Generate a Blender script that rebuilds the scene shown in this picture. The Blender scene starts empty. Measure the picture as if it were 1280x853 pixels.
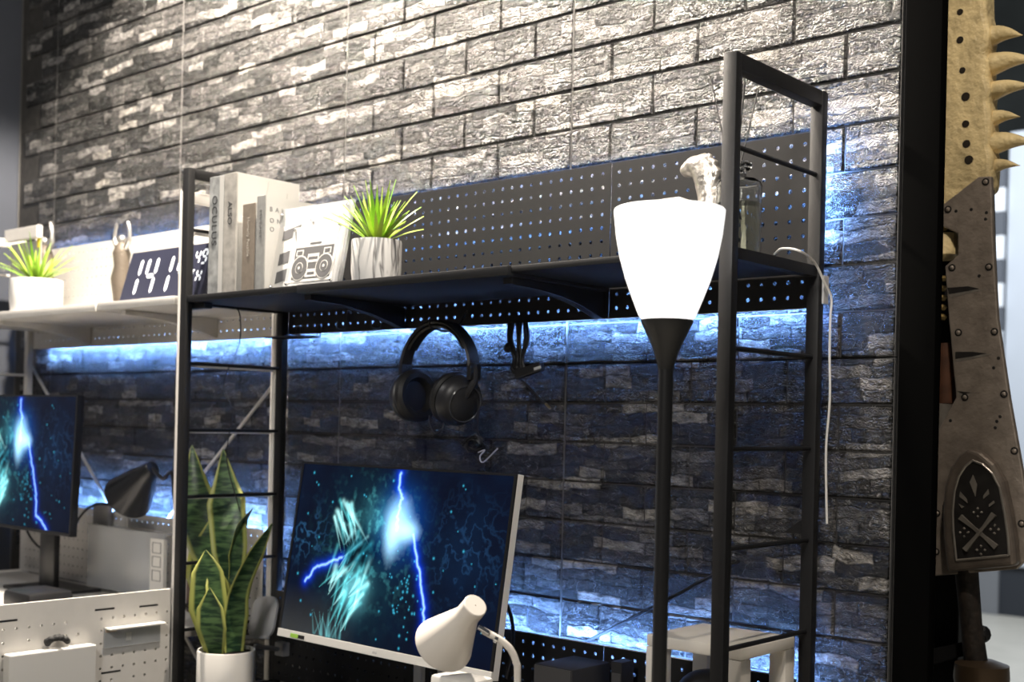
import bpy, bmesh, math, random
import numpy as np
from mathutils import Vector, Matrix

random.seed(7)
SC = bpy.context.scene
COL = SC.collection
H = 1.5                      # camera height above the floor

# ------------------------------------------------------------------ camera
F_PX, YAW, ROLL, SHIFT_PX = 1529.9, 0.7242, 0.0228, 105.2
FW = Vector((-math.sin(YAW), math.cos(YAW), 0))
_r = Vector((math.cos(YAW), math.sin(YAW), 0)); _u = Vector((0, 0, 1))
RT = math.cos(ROLL)*_r + math.sin(ROLL)*_u
UP = -math.sin(ROLL)*_r + math.cos(ROLL)*_u
CAM = Vector((0, 0, H))
cd = bpy.data.cameras.new('camera'); cam = bpy.data.objects.new('camera', cd); COL.objects.link(cam)
M = Matrix.Identity(4)
for i in range(3):
    M[i][0] = RT[i]; M[i][1] = UP[i]; M[i][2] = -FW[i]; M[i][3] = CAM[i]
cam.matrix_world = M
cd.sensor_width = 36.0; cd.sensor_fit = 'HORIZONTAL'; cd.lens = F_PX*36.0/1280
cd.shift_y = SHIFT_PX/1280
cd.clip_start = .05; cd.clip_end = 60
cd.dof.use_dof = True; cd.dof.focus_distance = 2.35; cd.dof.aperture_fstop = 3.6
SC.camera = cam

# ------------------------------------------------------------------ world, lights, exposure
w = bpy.data.worlds.new('world'); SC.world = w; w.use_nodes = True
w.node_tree.nodes['Background'].inputs[0].default_value = (.80, .82, .86, 1)
w.node_tree.nodes['Background'].inputs[1].default_value = .07
SC.view_settings.view_transform = 'Standard'; SC.view_settings.look = 'None'
SC.view_settings.exposure = 0.0; SC.view_settings.gamma = 1.0
SC.view_settings.use_curve_mapping = False
SC.cycles.use_denoising = True
SC.cycles.max_bounces = 8; SC.cycles.transparent_max_bounces = 12
SC.cycles.sample_clamp_indirect = 6.0
SC.cycles.caustics_reflective = False; SC.cycles.caustics_refractive = False

def spot(name, loc, aim, watts, angle, blend, color, size=.04):
    l = bpy.data.lights.new(name, 'SPOT'); l.energy = watts; l.spot_size = math.radians(angle)
    l.spot_blend = blend; l.color = color; l.shadow_soft_size = size
    o = bpy.data.objects.new(name, l); o.location = loc
    o.rotation_euler = (Vector(aim)-Vector(loc)).to_track_quat('-Z', 'Y').to_euler(); COL.objects.link(o); return o
def area(name, loc, aim, watts, sx, sy, color):
    l = bpy.data.lights.new(name, 'AREA'); l.energy = watts; l.shape = 'RECTANGLE'; l.size = sx; l.size_y = sy
    l.color = color
    o = bpy.data.objects.new(name, l); o.location = loc
    o.rotation_euler = (Vector(aim)-Vector(loc)).to_track_quat('-Z', 'Y').to_euler(); COL.objects.link(o); return o
WARM = (1, .885, .75)
spot('wall_washer_light', (-2.70, 1.72, H+1.86), (-2.70, 1.80, 0), 720, 128, .20, WARM)
spot('wall_washer_light', (-1.45, 1.62, H+1.95), (-1.45, 1.75, 0), 210, 130, .6, WARM)
spot('display_light', (-.2, 1.2, H+2.2), (-1.0, 2.75, H+.3), 130, 60, .6, WARM)
area('ceiling_light_panel', (-.4, -1.0, H+1.7), (-2.2, 1.9, H-.5), 48, .5, .4, (1, .95, .88))
area('ceiling_light_panel', (-3.4, .2, H+1.8), (-3.0, 1.9, H-.4), 13, .4, .3, (1, .97, .93))
area('hall_light_panel', (-2.5, 7.5, H+3.0), (-2.6, 11.0, .3), 270, 3, 2, (.9, .95, 1))

# ------------------------------------------------------------------ coordinates
def ray(px, py): return FW + (px-640)/F_PX*RT - (py-426.5-SHIFT_PX)/F_PX*UP
def PY(px, py, Y): d = ray(px, py); return CAM + d*(Y/d.y)       # point at distance Y towards the brick wall
def PX(px, py, X): d = ray(px, py); return CAM + d*(X/d.x)       # point on the plane x = X
def PD(px, py, D): return CAM + ray(px, py)*D

# ------------------------------------------------------------------ materials
def mat(name, col, rough=.5, metal=0, emit=0, ecol=None, var=0, vscale=30, bump=0, bscale=80, trans=0, ior=1.45, coat=0, spec=.5):
    m = bpy.data.materials.new(name); m.use_nodes = True
    nt = m.node_tree; b = nt.nodes['Principled BSDF']
    c = (col[0], col[1], col[2], 1)
    b.inputs['Base Color'].default_value = c
    b.inputs['Roughness'].default_value = rough; b.inputs['Metallic'].default_value = metal
    b.inputs['Transmission Weight'].default_value = trans; b.inputs['IOR'].default_value = ior
    b.inputs['Coat Weight'].default_value = coat; b.inputs['Specular IOR Level'].default_value = spec
    if emit:
        b.inputs['Emission Color'].default_value = tuple(ecol or col)+(1,)
        b.inputs['Emission Strength'].default_value = emit
    if var or bump:
        g = nt.nodes.new('ShaderNodeNewGeometry')
    if var:
        n = nt.nodes.new('ShaderNodeTexNoise'); n.inputs['Scale'].default_value = vscale; n.inputs['Detail'].default_value = 4
        nt.links.new(g.outputs['Position'], n.inputs['Vector'])
        r = nt.nodes.new('ShaderNodeMapRange'); r.inputs['To Min'].default_value = 1-var; r.inputs['To Max'].default_value = 1+var
        r.inputs['From Min'].default_value = .3; r.inputs['From Max'].default_value = .7
        nt.links.new(n.outputs['Fac'], r.inputs['Value'])
        mx = nt.nodes.new('ShaderNodeVectorMath'); mx.operation = 'SCALE'; mx.inputs[0].default_value = col[:3]
        nt.links.new(r.outputs['Result'], mx.inputs['Scale']); nt.links.new(mx.outputs['Vector'], b.inputs['Base Color'])
    if bump:
        n2 = nt.nodes.new('ShaderNodeTexNoise'); n2.inputs['Scale'].default_value = bscale; n2.inputs['Detail'].default_value = 3
        nt.links.new(g.outputs['Position'], n2.inputs['Vector'])
        bp = nt.nodes.new('ShaderNodeBump'); bp.inputs['Strength'].default_value = 1; bp.inputs['Distance'].default_value = bump
        nt.links.new(n2.outputs['Fac'], bp.inputs['Height']); nt.links.new(bp.outputs['Normal'], b.inputs['Normal'])
    return m

BLK = mat('black_powder_coat', (.010, .010, .011), .5, spec=.3, var=.08, bump=.0002, bscale=900)
BLKB = mat('black_board_paint', (.014, .014, .015), .5, spec=.35, var=.06)
BLKP = mat('black_plastic', (.012, .012, .013), .38)
BLKS = mat('black_soft', (.010, .010, .011), .6)
WHT = mat('white_powder_coat', (.62, .60, .57), .45, var=.03)
WHTP = mat('white_plastic', (.80, .78, .74), .35)
CREAM = mat('cream_enamel', (.80, .75, .69), .35)
PAPER = mat('white_paper', (.62, .61, .585), .7)
GREYB = mat('grey_spine', (.33, .33, .32), .6, var=.12, vscale=60)
GREYW = mat('grey_plastic', (.45, .45, .46), .5)
CHROME = mat('chrome', (.8, .8, .8), .15, 1)
SILVER = mat('silver_leaf', (.62, .58, .53), .33, .85, bump=.003, bscale=70)
RUBBER = mat('black_cable', (.008, .008, .009), .45)
WCABLE = mat('white_cable', (.75, .73, .70), .4)
DARKW = mat('dark_wall_paint', (.055, .062, .080), .8, var=.06, vscale=6)
LED = mat('led_strip', (.2, .4, 1), .5, emit=190, ecol=(.18, .40, 1.0))
LEDM = mat('led_strip_main', (.2, .4, 1), .5, emit=850, ecol=(.20, .42, 1.0))
LEDB = mat('led_strip_bright', (.2, .4, 1), .5, emit=700, ecol=(.20, .42, 1.0))
GLOW = mat('lit_glass_shade', (.9, .9, .88), .3, emit=1.3, ecol=(1, .985, .96))
GLASS = mat('clear_glass', (.95, .97, .96), .03, trans=1, ior=1.45)
INKD = mat('dark_ink', (.035, .035, .04), .7)
INKM = mat('grey_ink', (.10, .10, .105), .7)
DIGIT = mat('white_led_digit', (.8, .82, .85), .5, emit=.75, ecol=(.9, .93, 1))
GREEN = mat('sticker_green', (.35, .62, .08), .5)

def acrylic(name, tint, a):
    m = bpy.data.materials.new(name); m.use_nodes = True; nt = m.node_tree
    b = nt.nodes['Principled BSDF']; b.inputs['Base Color'].default_value = tint+(1,); b.inputs['Roughness'].default_value = .12
    b.inputs['Alpha'].default_value = a
    return m
ACRY = acrylic('clear_acrylic', (.72, .74, .76), .42)
ACRYD = acrylic('tinted_acrylic', (.30, .31, .34), .45)

def brick_material():
    m = bpy.data.materials.new('foil_stone_print'); m.use_nodes = True; nt = m.node_tree; N = nt.nodes.new; L = nt.links.new
    b = nt.nodes['Principled BSDF']; b.inputs['Roughness'].default_value = .25; b.inputs['Specular IOR Level'].default_value = .6
    g = N('ShaderNodeNewGeometry')
    def math_(op, a, c=None, d=None):
        n = N('ShaderNodeMath'); n.operation = op
        for k, v in enumerate((a, c, d)):
            if v is None: continue
            if isinstance(v, (int, float)): n.inputs[k].default_value = v
            else: L(v, n.inputs[k])
        return n.outputs[0]
    sep = N('ShaderNodeSeparateXYZ'); L(g.outputs['Position'], sep.inputs[0])
    # wobble of the printed ledge stones
    n1 = N('ShaderNodeTexNoise'); n1.inputs['Scale'].default_value = 9; n1.inputs['Detail'].default_value = 3; L(g.outputs['Position'], n1.inputs['Vector'])
    wob = math_('MULTIPLY', math_('SUBTRACT', n1.outputs['Fac'], .5), .045)
    z = math_('DIVIDE', math_('ADD', sep.outputs['Z'], wob), .0247)
    row = math_('FLOOR', z); fz = math_('FRACT', z)
    wn = N('ShaderNodeTexWhiteNoise'); wn.noise_dimensions = '1D'; L(row, wn.inputs['W'])
    xw = math_('ADD', math_('DIVIDE', math_('ADD', sep.outputs['X'], math_('MULTIPLY', wob, .6)), math_('ADD', math_('MULTIPLY', wn.outputs['Value'], .09), .070)), math_('MULTIPLY', wn.outputs['Value'], 37.3))
    colm = math_('FLOOR', xw); fx = math_('FRACT', xw)
    cv = N('ShaderNodeCombineXYZ'); L(colm, cv.inputs[0]); L(row, cv.inputs[1])
    wn2 = N('ShaderNodeTexWhiteNoise'); wn2.noise_dimensions = '2D'; L(cv.outputs[0], wn2.inputs['Vector'])
    ramp = N('ShaderNodeValToRGB'); cr = ramp.color_ramp; cr.interpolation = 'LINEAR'
    cr.elements[0].position = 0; cr.elements[0].color = (.010, .010, .010, 1)
    cr.elements[1].position = 1; cr.elements[1].color = (.25, .235, .215, 1)
    for p, c in ((.40, .027), (.68, .058), (.86, .105), (.94, .17)):
        e = cr.elements.new(p); e.color = (c*1.02, c*.98, c*.95, 1)
    L(wn2.outputs['Value'], ramp.inputs[0])
    # fine grain inside each stone
    mp = N('ShaderNodeMapping'); mp.inputs['Scale'].default_value = (1, 1, 2.4); L(g.outputs['Position'], mp.inputs['Vector'])
    n2 = N('ShaderNodeTexNoise'); n2.inputs['Scale'].default_value = 38; n2.inputs['Detail'].default_value = 6; n2.inputs['Roughness'].default_value = .62; L(mp.outputs[0], n2.inputs['Vector'])
    gr = N('ShaderNodeMapRange'); gr.inputs['From Min'].default_value = .3; gr.inputs['From Max'].default_value = .72
    gr.inputs['To Min'].default_value = .18; gr.inputs['To Max'].default_value = 2.1; L(n2.outputs['Fac'], gr.inputs['Value'])
    # dark printed joints and pale worn edges of the stones
    edge = math_('MINIMUM', math_('MULTIPLY', math_('MINIMUM', fz, math_('SUBTRACT', 1, fz)), .0247), math_('MULTIPLY', math_('MINIMUM', fx, math_('SUBTRACT', 1, fx)), .09))
    er = N('ShaderNodeMapRange'); er.inputs['From Min'].default_value = .0004; er.inputs['From Max'].default_value = .0030
    er.inputs['To Min'].default_value = .35; er.inputs['To Max'].default_value = 1; L(edge, er.inputs['Value'])
    fac = math_('MULTIPLY', gr.outputs[0], er.outputs[0])
    vm = N('ShaderNodeVectorMath'); vm.operation = 'SCALE'; L(ramp.outputs[0], vm.inputs[0]); L(fac, vm.inputs['Scale'])
    n3 = N('ShaderNodeTexNoise'); n3.inputs['Scale'].default_value = 16; n3.inputs['Detail'].default_value = 5; n3.inputs['Distortion'].default_value = .6; L(mp.outputs[0], n3.inputs['Vector'])
    crack = math_('ABSOLUTE', math_('SUBTRACT', n3.outputs['Fac'], .5))
    lr = N('ShaderNodeMapRange'); lr.inputs['From Min'].default_value = .0; lr.inputs['From Max'].default_value = .006
    lr.inputs['To Min'].default_value = .16; lr.inputs['To Max'].default_value = 0; L(crack, lr.inputs['Value'])
    va = N('ShaderNodeVectorMath'); va.operation = 'ADD'; L(vm.outputs[0], va.inputs[0])
    cc = N('ShaderNodeCombineXYZ')
    for k in range(3): L(lr.outputs[0], cc.inputs[k])
    L(cc.outputs[0], va.inputs[1]); L(va.outputs[0], b.inputs['Base Color'])
    # crinkled relief of the pressed foil
    n4 = N('ShaderNodeTexNoise'); n4.inputs['Scale'].default_value = 58; n4.inputs['Detail'].default_value = 3.5; n4.inputs['Roughness'].default_value = .55; n4.inputs['Distortion'].default_value = 1.1
    mp2 = N('ShaderNodeMapping'); mp2.inputs['Scale'].default_value = (1, 1, 1.7); L(g.outputs['Position'], mp2.inputs['Vector']); L(mp2.outputs[0], n4.inputs['Vector'])
    rid = math_('ABSOLUTE', math_('SUBTRACT', n4.outputs['Fac'], .5))
    hgt = math_('ADD', math_('MULTIPLY', math_('SUBTRACT', .3, rid), 1.6), math_('MULTIPLY', er.outputs[0], .22))
    hgt = math_('ADD', hgt, math_('MULTIPLY', wn2.outputs['Value'], .25))
    n5 = N('ShaderNodeTexNoise'); n5.inputs['Scale'].default_value = 210; n5.inputs['Detail'].default_value = 2; L(g.outputs['Position'], n5.inputs['Vector'])
    hgt = math_('ADD', hgt, math_('MULTIPLY', n5.outputs['Fac'], .22))
    bp = N('ShaderNodeBump'); bp.inputs['Strength'].default_value = 1; bp.inputs['Distance'].default_value = .013
    L(hgt, bp.inputs['Height']); L(bp.outputs[0], b.inputs['Normal'])
    return m
BRICK = brick_material()
PANEL = mat('foam_panel_groove', (.035, .033, .031), .5, var=.3, vscale=40)
PEDGE = mat('foam_panel_edge', (.11, .107, .104), .5)

# ------------------------------------------------------------------ mesh helpers
ORG = {}
class MB:
    def __init__(s): s.v = []; s.f = []; s.m = []; s.cur = 0
    def add(s, vs, fs):
        o = len(s.v); s.v += [Vector(v) for v in vs]; s.f += [tuple(o+i for i in f) for f in fs]; s.m += [s.cur]*len(fs); return s
    def box(s, x0, x1, y0, y1, z0, z1, M=None, bev=0):
        if bev:
            e = bev; vs = []; idx = {}
            bm = bmesh.new(); bmesh.ops.create_cube(bm, size=1)
            for v in bm.verts: v.co = Vector(((x0+x1)/2+v.co.x*(x1-x0), (y0+y1)/2+v.co.y*(y1-y0), (z0+z1)/2+v.co.z*(z1-z0)))
            bmesh.ops.bevel(bm, geom=bm.edges[:], offset=e, segments=2, affect='EDGES', profile=.5)
            vs = [v.co.copy() for v in bm.verts]; fs = [[v.index for v in f.verts] for f in bm.faces]; bm.free()
        else:
            vs = [Vector((x, y, z)) for x in (x0, x1) for y in (y0, y1) for z in (z0, z1)]
            fs = [(0, 1, 3, 2), (4, 6, 7, 5), (0, 4, 5, 1), (2, 3, 7, 6), (0, 2, 6, 4), (1, 5, 7, 3)]
        if M is not None: vs = [M @ v for v in vs]
        return s.add(vs, fs)
    def tube(s, pts, r, n=8, cap=True):
        pts = [Vector(p) for p in pts]; k = len(pts); rs = r if isinstance(r, (list, tuple)) else [r]*k
        vs = []; fs = []; prev = None
        for i, p in enumerate(pts):
            t = (pts[min(i+1, k-1)]-pts[max(i-1, 0)]).normalized()
            if prev is None: a = t.orthogonal().normalized()
            else: a = (prev - t*prev.dot(t)).normalized()
            prev = a; bb = t.cross(a)
            for j in range(n):
                q = 2*math.pi*j/n; vs.append(p + (a*math.cos(q)+bb*math.sin(q))*rs[i])
        for i in range(k-1):
            for j in range(n): fs.append((i*n+j, i*n+(j+1) % n, (i+1)*n+(j+1) % n, (i+1)*n+j))
        if cap: fs += [tuple(range(n))[::-1], tuple(range((k-1)*n, k*n))]
        return s.add(vs, fs)
    def lathe(s, prof, c=(0, 0, 0), n=32, axis=None, cap=True):
        c = Vector(c); ax = Vector(axis or (0, 0, 1)).normalized(); a = ax.orthogonal().normalized(); bb = ax.cross(a)
        vs = []; fs = []; k = len(prof)
        for r, z in prof:
            for j in range(n):
                q = 2*math.pi*j/n; vs.append(c + ax*z + (a*math.cos(q)+bb*math.sin(q))*r)
        for i in range(k-1):
            for j in range(n): fs.append((i*n+j, i*n+(j+1) % n, (i+1)*n+(j+1) % n, (i+1)*n+j))
        if cap: fs += [tuple(range(n))[::-1], tuple(range((k-1)*n, k*n))]
        return s.add(vs, fs)
    def prism(s, poly, off, bevel=None):
        """closed polygon of points swept by the vector off"""
        p = [Vector(q) for q in poly]; o = Vector(off); n = len(p)
        vs = p + [q+o for q in p]; fs = [tuple(range(n)), tuple(range(n, 2*n))[::-1]]
        fs += [(i, (i+1) % n, n+(i+1) % n, n+i) for i in range(n)]
        return s.add(vs, fs)
    def ball(s, c, r, n=10, m=7, sc=(1, 1, 1), M=None):
        c = Vector(c); vs = []; fs = []
        for i in range(m+1):
            th = math.pi*i/m
            for j in range(n):
                q = 2*math.pi*j/n; v = Vector((math.sin(th)*math.cos(q)*sc[0], math.sin(th)*math.sin(q)*sc[1], math.cos(th)*sc[2]))*r
                if M is not None: v = M @ v
                vs.append(c+v)
        for i in range(m):
            for j in range(n): fs.append((i*n+j, i*n+(j+1) % n, (i+1)*n+(j+1) % n, (i+1)*n+j))
        return s.add(vs, fs)
    def build(s, name, mats, parent=None, org=None, smooth=False, weld=False):
        if parent is not None: org = ORG[parent.name]
        elif org is None:
            zs = min(v.z for v in s.v); xs = [v.x for v in s.v]; ys = [v.y for v in s.v]
            org = Vector(((min(xs)+max(xs))/2, (min(ys)+max(ys))/2, zs))
        org = Vector(org)
        me = bpy.data.meshes.new(name); me.from_pydata([tuple(v-org) for v in s.v], [], s.f)
        ml = mats if isinstance(mats, (list, tuple)) else [mats]
        for m in ml: me.materials.append(m)
        if len(ml) > 1: me.polygons.foreach_set('material_index', s.m)
        bm = bmesh.new(); bm.from_mesh(me)
        if weld: bmesh.ops.remove_doubles(bm, verts=bm.verts[:], dist=1e-5)
        bmesh.ops.recalc_face_normals(bm, faces=bm.faces[:]); bm.to_mesh(me); bm.free()
        if smooth:
            me.polygons.foreach_set('use_smooth', [True]*len(me.polygons))
            if smooth != 'all': 
                try: me.set_sharp_from_angle(angle=math.radians(38))
                except Exception: pass
        o = bpy.data.objects.new(name, me); COL.objects.link(o)
        if parent is not None: o.parent = parent
        else: o.location = org
        ORG[o.name] = org
        return o

def tag(o, label=None, cat=None, group=None, kind=None):
    if label: o['label'] = label
    if cat: o['category'] = cat
    if group: o['group'] = group
    if kind: o['kind'] = kind
    return o
def thing(name, label, cat, loc, group=None):
    o = bpy.data.objects.new(name, None); COL.objects.link(o); o.location = loc; o.empty_display_size = .05
    ORG[o.name] = Vector(loc); return tag(o, label, cat, group)
def struct(o): o['kind'] = 'structure'; return o
def smooth_path(pts, n=8):
    P = [Vector(p) for p in pts]; P = [P[0]*2-P[1]] + P + [P[-1]*2-P[-2]]; out = []
    for i in range(1, len(P)-2):
        for k in range(n):
            t = k/n; a, b, c, d = P[i-1], P[i], P[i+1], P[i+2]
            out.append(.5*((2*b)+(c-a)*t+(2*a-5*b+4*c-d)*t*t+(3*b-a-3*c+d)*t**3))
    out.append(P[-2]); return out
def text_mesh(name, body, size, mtl, M, parent, extrude=.0003, align='LEFT', spacing=1.0):
    cu = bpy.data.curves.new('text', 'FONT'); cu.body = body; cu.size = size; cu.extrude = extrude; cu.align_x = align
    cu.space_character = spacing; cu.resolution_u = 3
    t = bpy.data.objects.new('text_tmp', cu); COL.objects.link(t)
    dg = bpy.context.evaluated_depsgraph_get(); me = bpy.data.meshes.new_from_object(t.evaluated_get(dg))
    bpy.data.objects.remove(t); bpy.data.curves.remove(cu)
    me.materials.clear(); me.materials.append(mtl)
    org = ORG[parent.name]
    for v in me.vertices: v.co = (M @ v.co) - org
    me.name = name; o = bpy.data.objects.new(name, me); COL.objects.link(o); o.parent = parent
    o['kind'] = 'stuff' if False else ''
    del o['kind']
    ORG[o.name] = org
    return o
def frame_mat(o, x, y):
    """matrix whose x and y axes are the given directions and whose origin is o"""
    x = Vector(x).normalized(); y = Vector(y); y = (y - x*y.dot(x)).normalized(); z = x.cross(y)
    m = Matrix.Identity(4)
    for i in range(3): m[i][0] = x[i]; m[i][1] = y[i]; m[i][2] = z[i]; m[i][3] = o[i]
    return m

# ================================================================== THE SETTING
YW = 2.12
fl = struct(MB().box(-12, 8, -3, 15, -.05, 0).build('floor', mat('pale_floor', (.55, .53, .47), .35, var=.08, vscale=3), org=(0, 0, 0)))
back = struct(MB().box(-4.32, -.9485, YW+.008, YW+.12, 0, H+2.2).build('wall_back', PANEL, org=(-2.6, YW+.008, 0)))
struct(MB().box(-4.50, -4.283, .3, YW+.12, 0, H+2.2).build('wall_left', DARKW))
struct(MB().box(-12, 8, 14.0, 14.1, 0, 6.5).build('wall_hall', mat('hall_wall', (.055, .062, .060), .8, var=.3, vscale=1.2)))
struct(MB().box(-.9235, -.859, 2.072, 2.100, 0, H+2.2, bev=.002).build('trim_1', mat('black_post_paint', (.003, .003, .003), .9, spec=.0), smooth=True))

# brick-patterned foam panels: wall > panel > brick
S0, SW, RH = -3.2477, .7660, .08695
BW = SW/3.5
def brick_mesh(wd, seed, name):
    rnd = random.Random(seed); hh = RH; g = .0013; b = MB(); nx = 5 if wd > .15 else 3; nz = 3
    x0, x1, z0, z1 = g, wd-g, g, hh-g; ins = .0030
    ring = [(x0, z0), (x1, z0), (x1, z1), (x0, z1)]
    vs = [Vector((x, 0, z)) for x, z in ring]; fs = []
    grid = {}
    for i in range(nx):
        for k in range(nz):
            x = x0+ins+(x1-x0-2*ins)*i/(nx-1); z = z0+ins+(z1-z0-2*ins)*k/(nz-1)
            inner = 0 < i < nx-1 and 0 < k < nz-1
            y = -.0052 - (rnd.uniform(.0005, .0045) if inner else rnd.uniform(-.0012, .0012))
            if inner: x += rnd.uniform(-.01, .01); z += rnd.uniform(-.008, .008)
            grid[i, k] = len(vs); vs.append(Vector((x, y, z)))
    for i in range(nx-1):
        for k in range(nz-1): fs.append((grid[i, k], grid[i+1, k], grid[i+1, k+1], grid[i, k+1]))
    fs.append((0, 1)+tuple(grid[i, 0] for i in range(nx-1, -1, -1)))
    fs.append((1, 2)+tuple(grid[nx-1, k] for k in range(nz-1, -1, -1)))
    fs.append((2, 3)+tuple(grid[i, nz-1] for i in range(nx)))
    fs.append((3, 0)+tuple(grid[0, k] for k in range(nz)))
    me = bpy.data.meshes.new(name); me.from_pydata([tuple(v) for v in vs], [], fs); me.materials.append(BRICK)
    me.polygons.foreach_set('use_smooth', [True]*len(me.polygons)); me.set_sharp_from_angle(angle=math.radians(30)); return me
FULL = [brick_mesh(BW, i, 'brick') for i in range(5)]
HALF = [brick_mesh(BW/2, 20+i, 'brick') for i in range(3)]
cols = [(-4.277, S0-SW, 1)] + [(S0+SW*(k-1), S0+SW*k, 0) for k in range(0, 4)]
cand = []; rest = MB(); panels = []
for top, nrow, gi in [(H+1.8782, 10, 0), (H+1.0087, 10, 1), (H+.1392, 10, 2), (H-.7303, 8, 3)]:
    for (xa, xb, partial) in cols:
        zb = max(top-nrow*RH, 0.002)
        pm = MB(); pm.cur = 0; pm.box(xa+.0015, xb-.0015, YW, YW+.009, zb+.0012, top-.0012)
        pm.cur = 1
        for xe in (xa+.0004, xb-.0016): pm.box(xe, xe+.0012, YW-.004, YW+.004, zb+.001, top-.001)
        p = pm.build('foam_panel', [PANEL, PEDGE], back); panels.append(p)
        for r in range(nrow):
            z = top-(r+1)*RH
            if z < 0: continue
            xs = []
            x = xb-SW
            lens = ([BW/2, BW, BW, BW] if r % 2 == 0 else [BW, BW, BW, BW/2])
            for wl in lens:
                if x >= xa-.03: xs.append((x, wl))
                x += wl
            for x, wl in xs:
                c = Vector((x+wl/2, YW, z+RH/2)); q = c-CAM; d = q.dot(FW)
                px = 640+F_PX*q.dot(RT)/d; py = 426.5+SHIFT_PX-F_PX*q.dot(UP)/d
                vis = 5 < px < 1150 and -25 < py < 880
                hid = (-4.0 < c.x < -1.1 and H+.25 < c.z < H+.53) or (c.z < H-.50) 
                cand.append((0 if vis and not hid else 1, q.length, x, wl, z, p))
cand.sort(key=lambda t: (t[0], t[1]))
nb = 0
for i, (v, dist, x, wl, z, p) in enumerate(cand):
    me = random.choice(FULL if wl > BW*.7 else HALF)
    if v == 0 and nb < 300:
        o = bpy.data.objects.new('brick', me); o.parent = p; o.location = Vector((x, YW, z))-ORG[p.name]; COL.objects.link(o); nb += 1
    else:
        rest.add([Vector(vv.co)+Vector((x, YW, z)) for vv in me.vertices], [tuple(f.vertices) for f in me.polygons])
ro = rest.build('brick_relief', BRICK, back, smooth='all'); ro['kind'] = 'stuff'

# hall behind, right of the post
YP = 10.4
a = PY(1262, 165, YP); b_ = PY(1300, 712, YP)
hp = thing('display_partition', 'pale grey partition panel standing behind the bone and iron weapon at the right edge', 'partition', (a.x+1.0, YP, 0))
MB().box(a.x, a.x+2.2, YP, YP+.08, b_.z, a.z, bev=.01).build('panel', mat('pale_grey_panel', (.50, .54, .60), .6), hp)
MB().box(a.x-.12, a.x+2.2, YP+.04, YP+.40, 0, b_.z-.002).build('plinth', mat('dark_plinth', (.03, .035, .045), .6), hp)
ck = thing('checkered_banner', 'black and white checkered strip beside the pale grey partition', 'banner', (a.x-.2, YP-.05, PY(1250, 480, YP-.05).z))
WB = mat('bright_white_tile', (.80, .83, .88), .5); GB = mat('slate_tile', (.10, .11, .13), .5)
x0 = a.x-.40; cwid = .195
z0_ = PY(1250, 205, YP-.05).z
for i in range(11):
    z1 = z0_ - i*.20
    for j in range(2):
        MB().box(x0+j*cwid, x0+(j+1)*cwid-.003, YP-.05, YP, z1-.197, z1).build('tile', GB if (i+j) % 2 else WB, ck)
MB().box(x0, x0+2*cwid, YP, YP+.035, 0, z0_).build('backing', mat('banner_backing', (.2, .21, .23), .6), ck)

# ================================================================== DESKS
def ladder(parent, x0, x1, ztop, m, rungz, wy=.02, y0a=1.75):
    for y0 in (y0a, 2.053):
        MB().box(x0, x1, y0, y0+wy, 0, ztop, bev=.0015).build('post', m, parent, smooth=True)
    MB().box(x0+.0005, x1-.0005, y0a+.0205, 2.0525, ztop-.028, ztop-.0005, bev=.0015).build('top_rail', m, parent, smooth=True)
    xm = (x0+x1)/2
    for z in rungz: MB().tube([(xm, y0a+.020, z), (xm, 2.0532, z)], .0045, 8).build('rung', m, parent, smooth=True)

def perforated(X0, X1, Z0, Z1, Y, th, pitch, r, xo=None, zo=None, skip=None):
    """sheet in the XZ plane with real round holes on a square grid"""
    mb = MB(); nx = int((X1-X0-.008)/pitch); nz = int((Z1-Z0-.008)/pitch)
    ax = X0+(X1-X0-nx*pitch)/2 if xo is None else xo; az = Z0+(Z1-Z0-nz*pitch)/2 if zo is None else zo
    def sheet(a0, a1, c0, c1): mb.box(a0, a1, Y, Y+th, c0, c1)
    sheet(X0, X1, Z0, az); sheet(X0, X1, az+nz*pitch, Z1); sheet(X0, ax, az, az+nz*pitch); sheet(ax+nx*pitch, X1, az, az+nz*pitch)
    h = pitch/2
    sq = [(h, 0), (h, h), (0, h), (-h, h), (-h, 0), (-h, -h), (0, -h), (h, -h)]
    oc = [(r*math.cos(k*math.pi/4), r*math.sin(k*math.pi/4)) for k in range(8)]
    for i in range(nx):
        for k in range(nz):
            cx = ax+(i+.5)*pitch; cz = az+(k+.5)*pitch
            if skip and skip(i, k, nx, nz): mb.box(cx-h, cx+h, Y, Y+th, cz-h, cz+h); continue
            vs = [(cx+a, Y, cz+b) for a, b in sq]+[(cx+a, Y, cz+b) for a, b in oc]+[(cx+a, Y+th, cz+b) for a, b in sq]+[(cx+a, Y+th, cz+b) for a, b in oc]
            fs = []
            for q in range(8):
                p = (q+1) % 8
                fs += [(q, p, 8+p, 8+q), (16+p, 16+q, 24+q, 24+p), (8+q, 8+p, 24+p, 24+q)]
            mb.add(vs, fs)
    return mb

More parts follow.
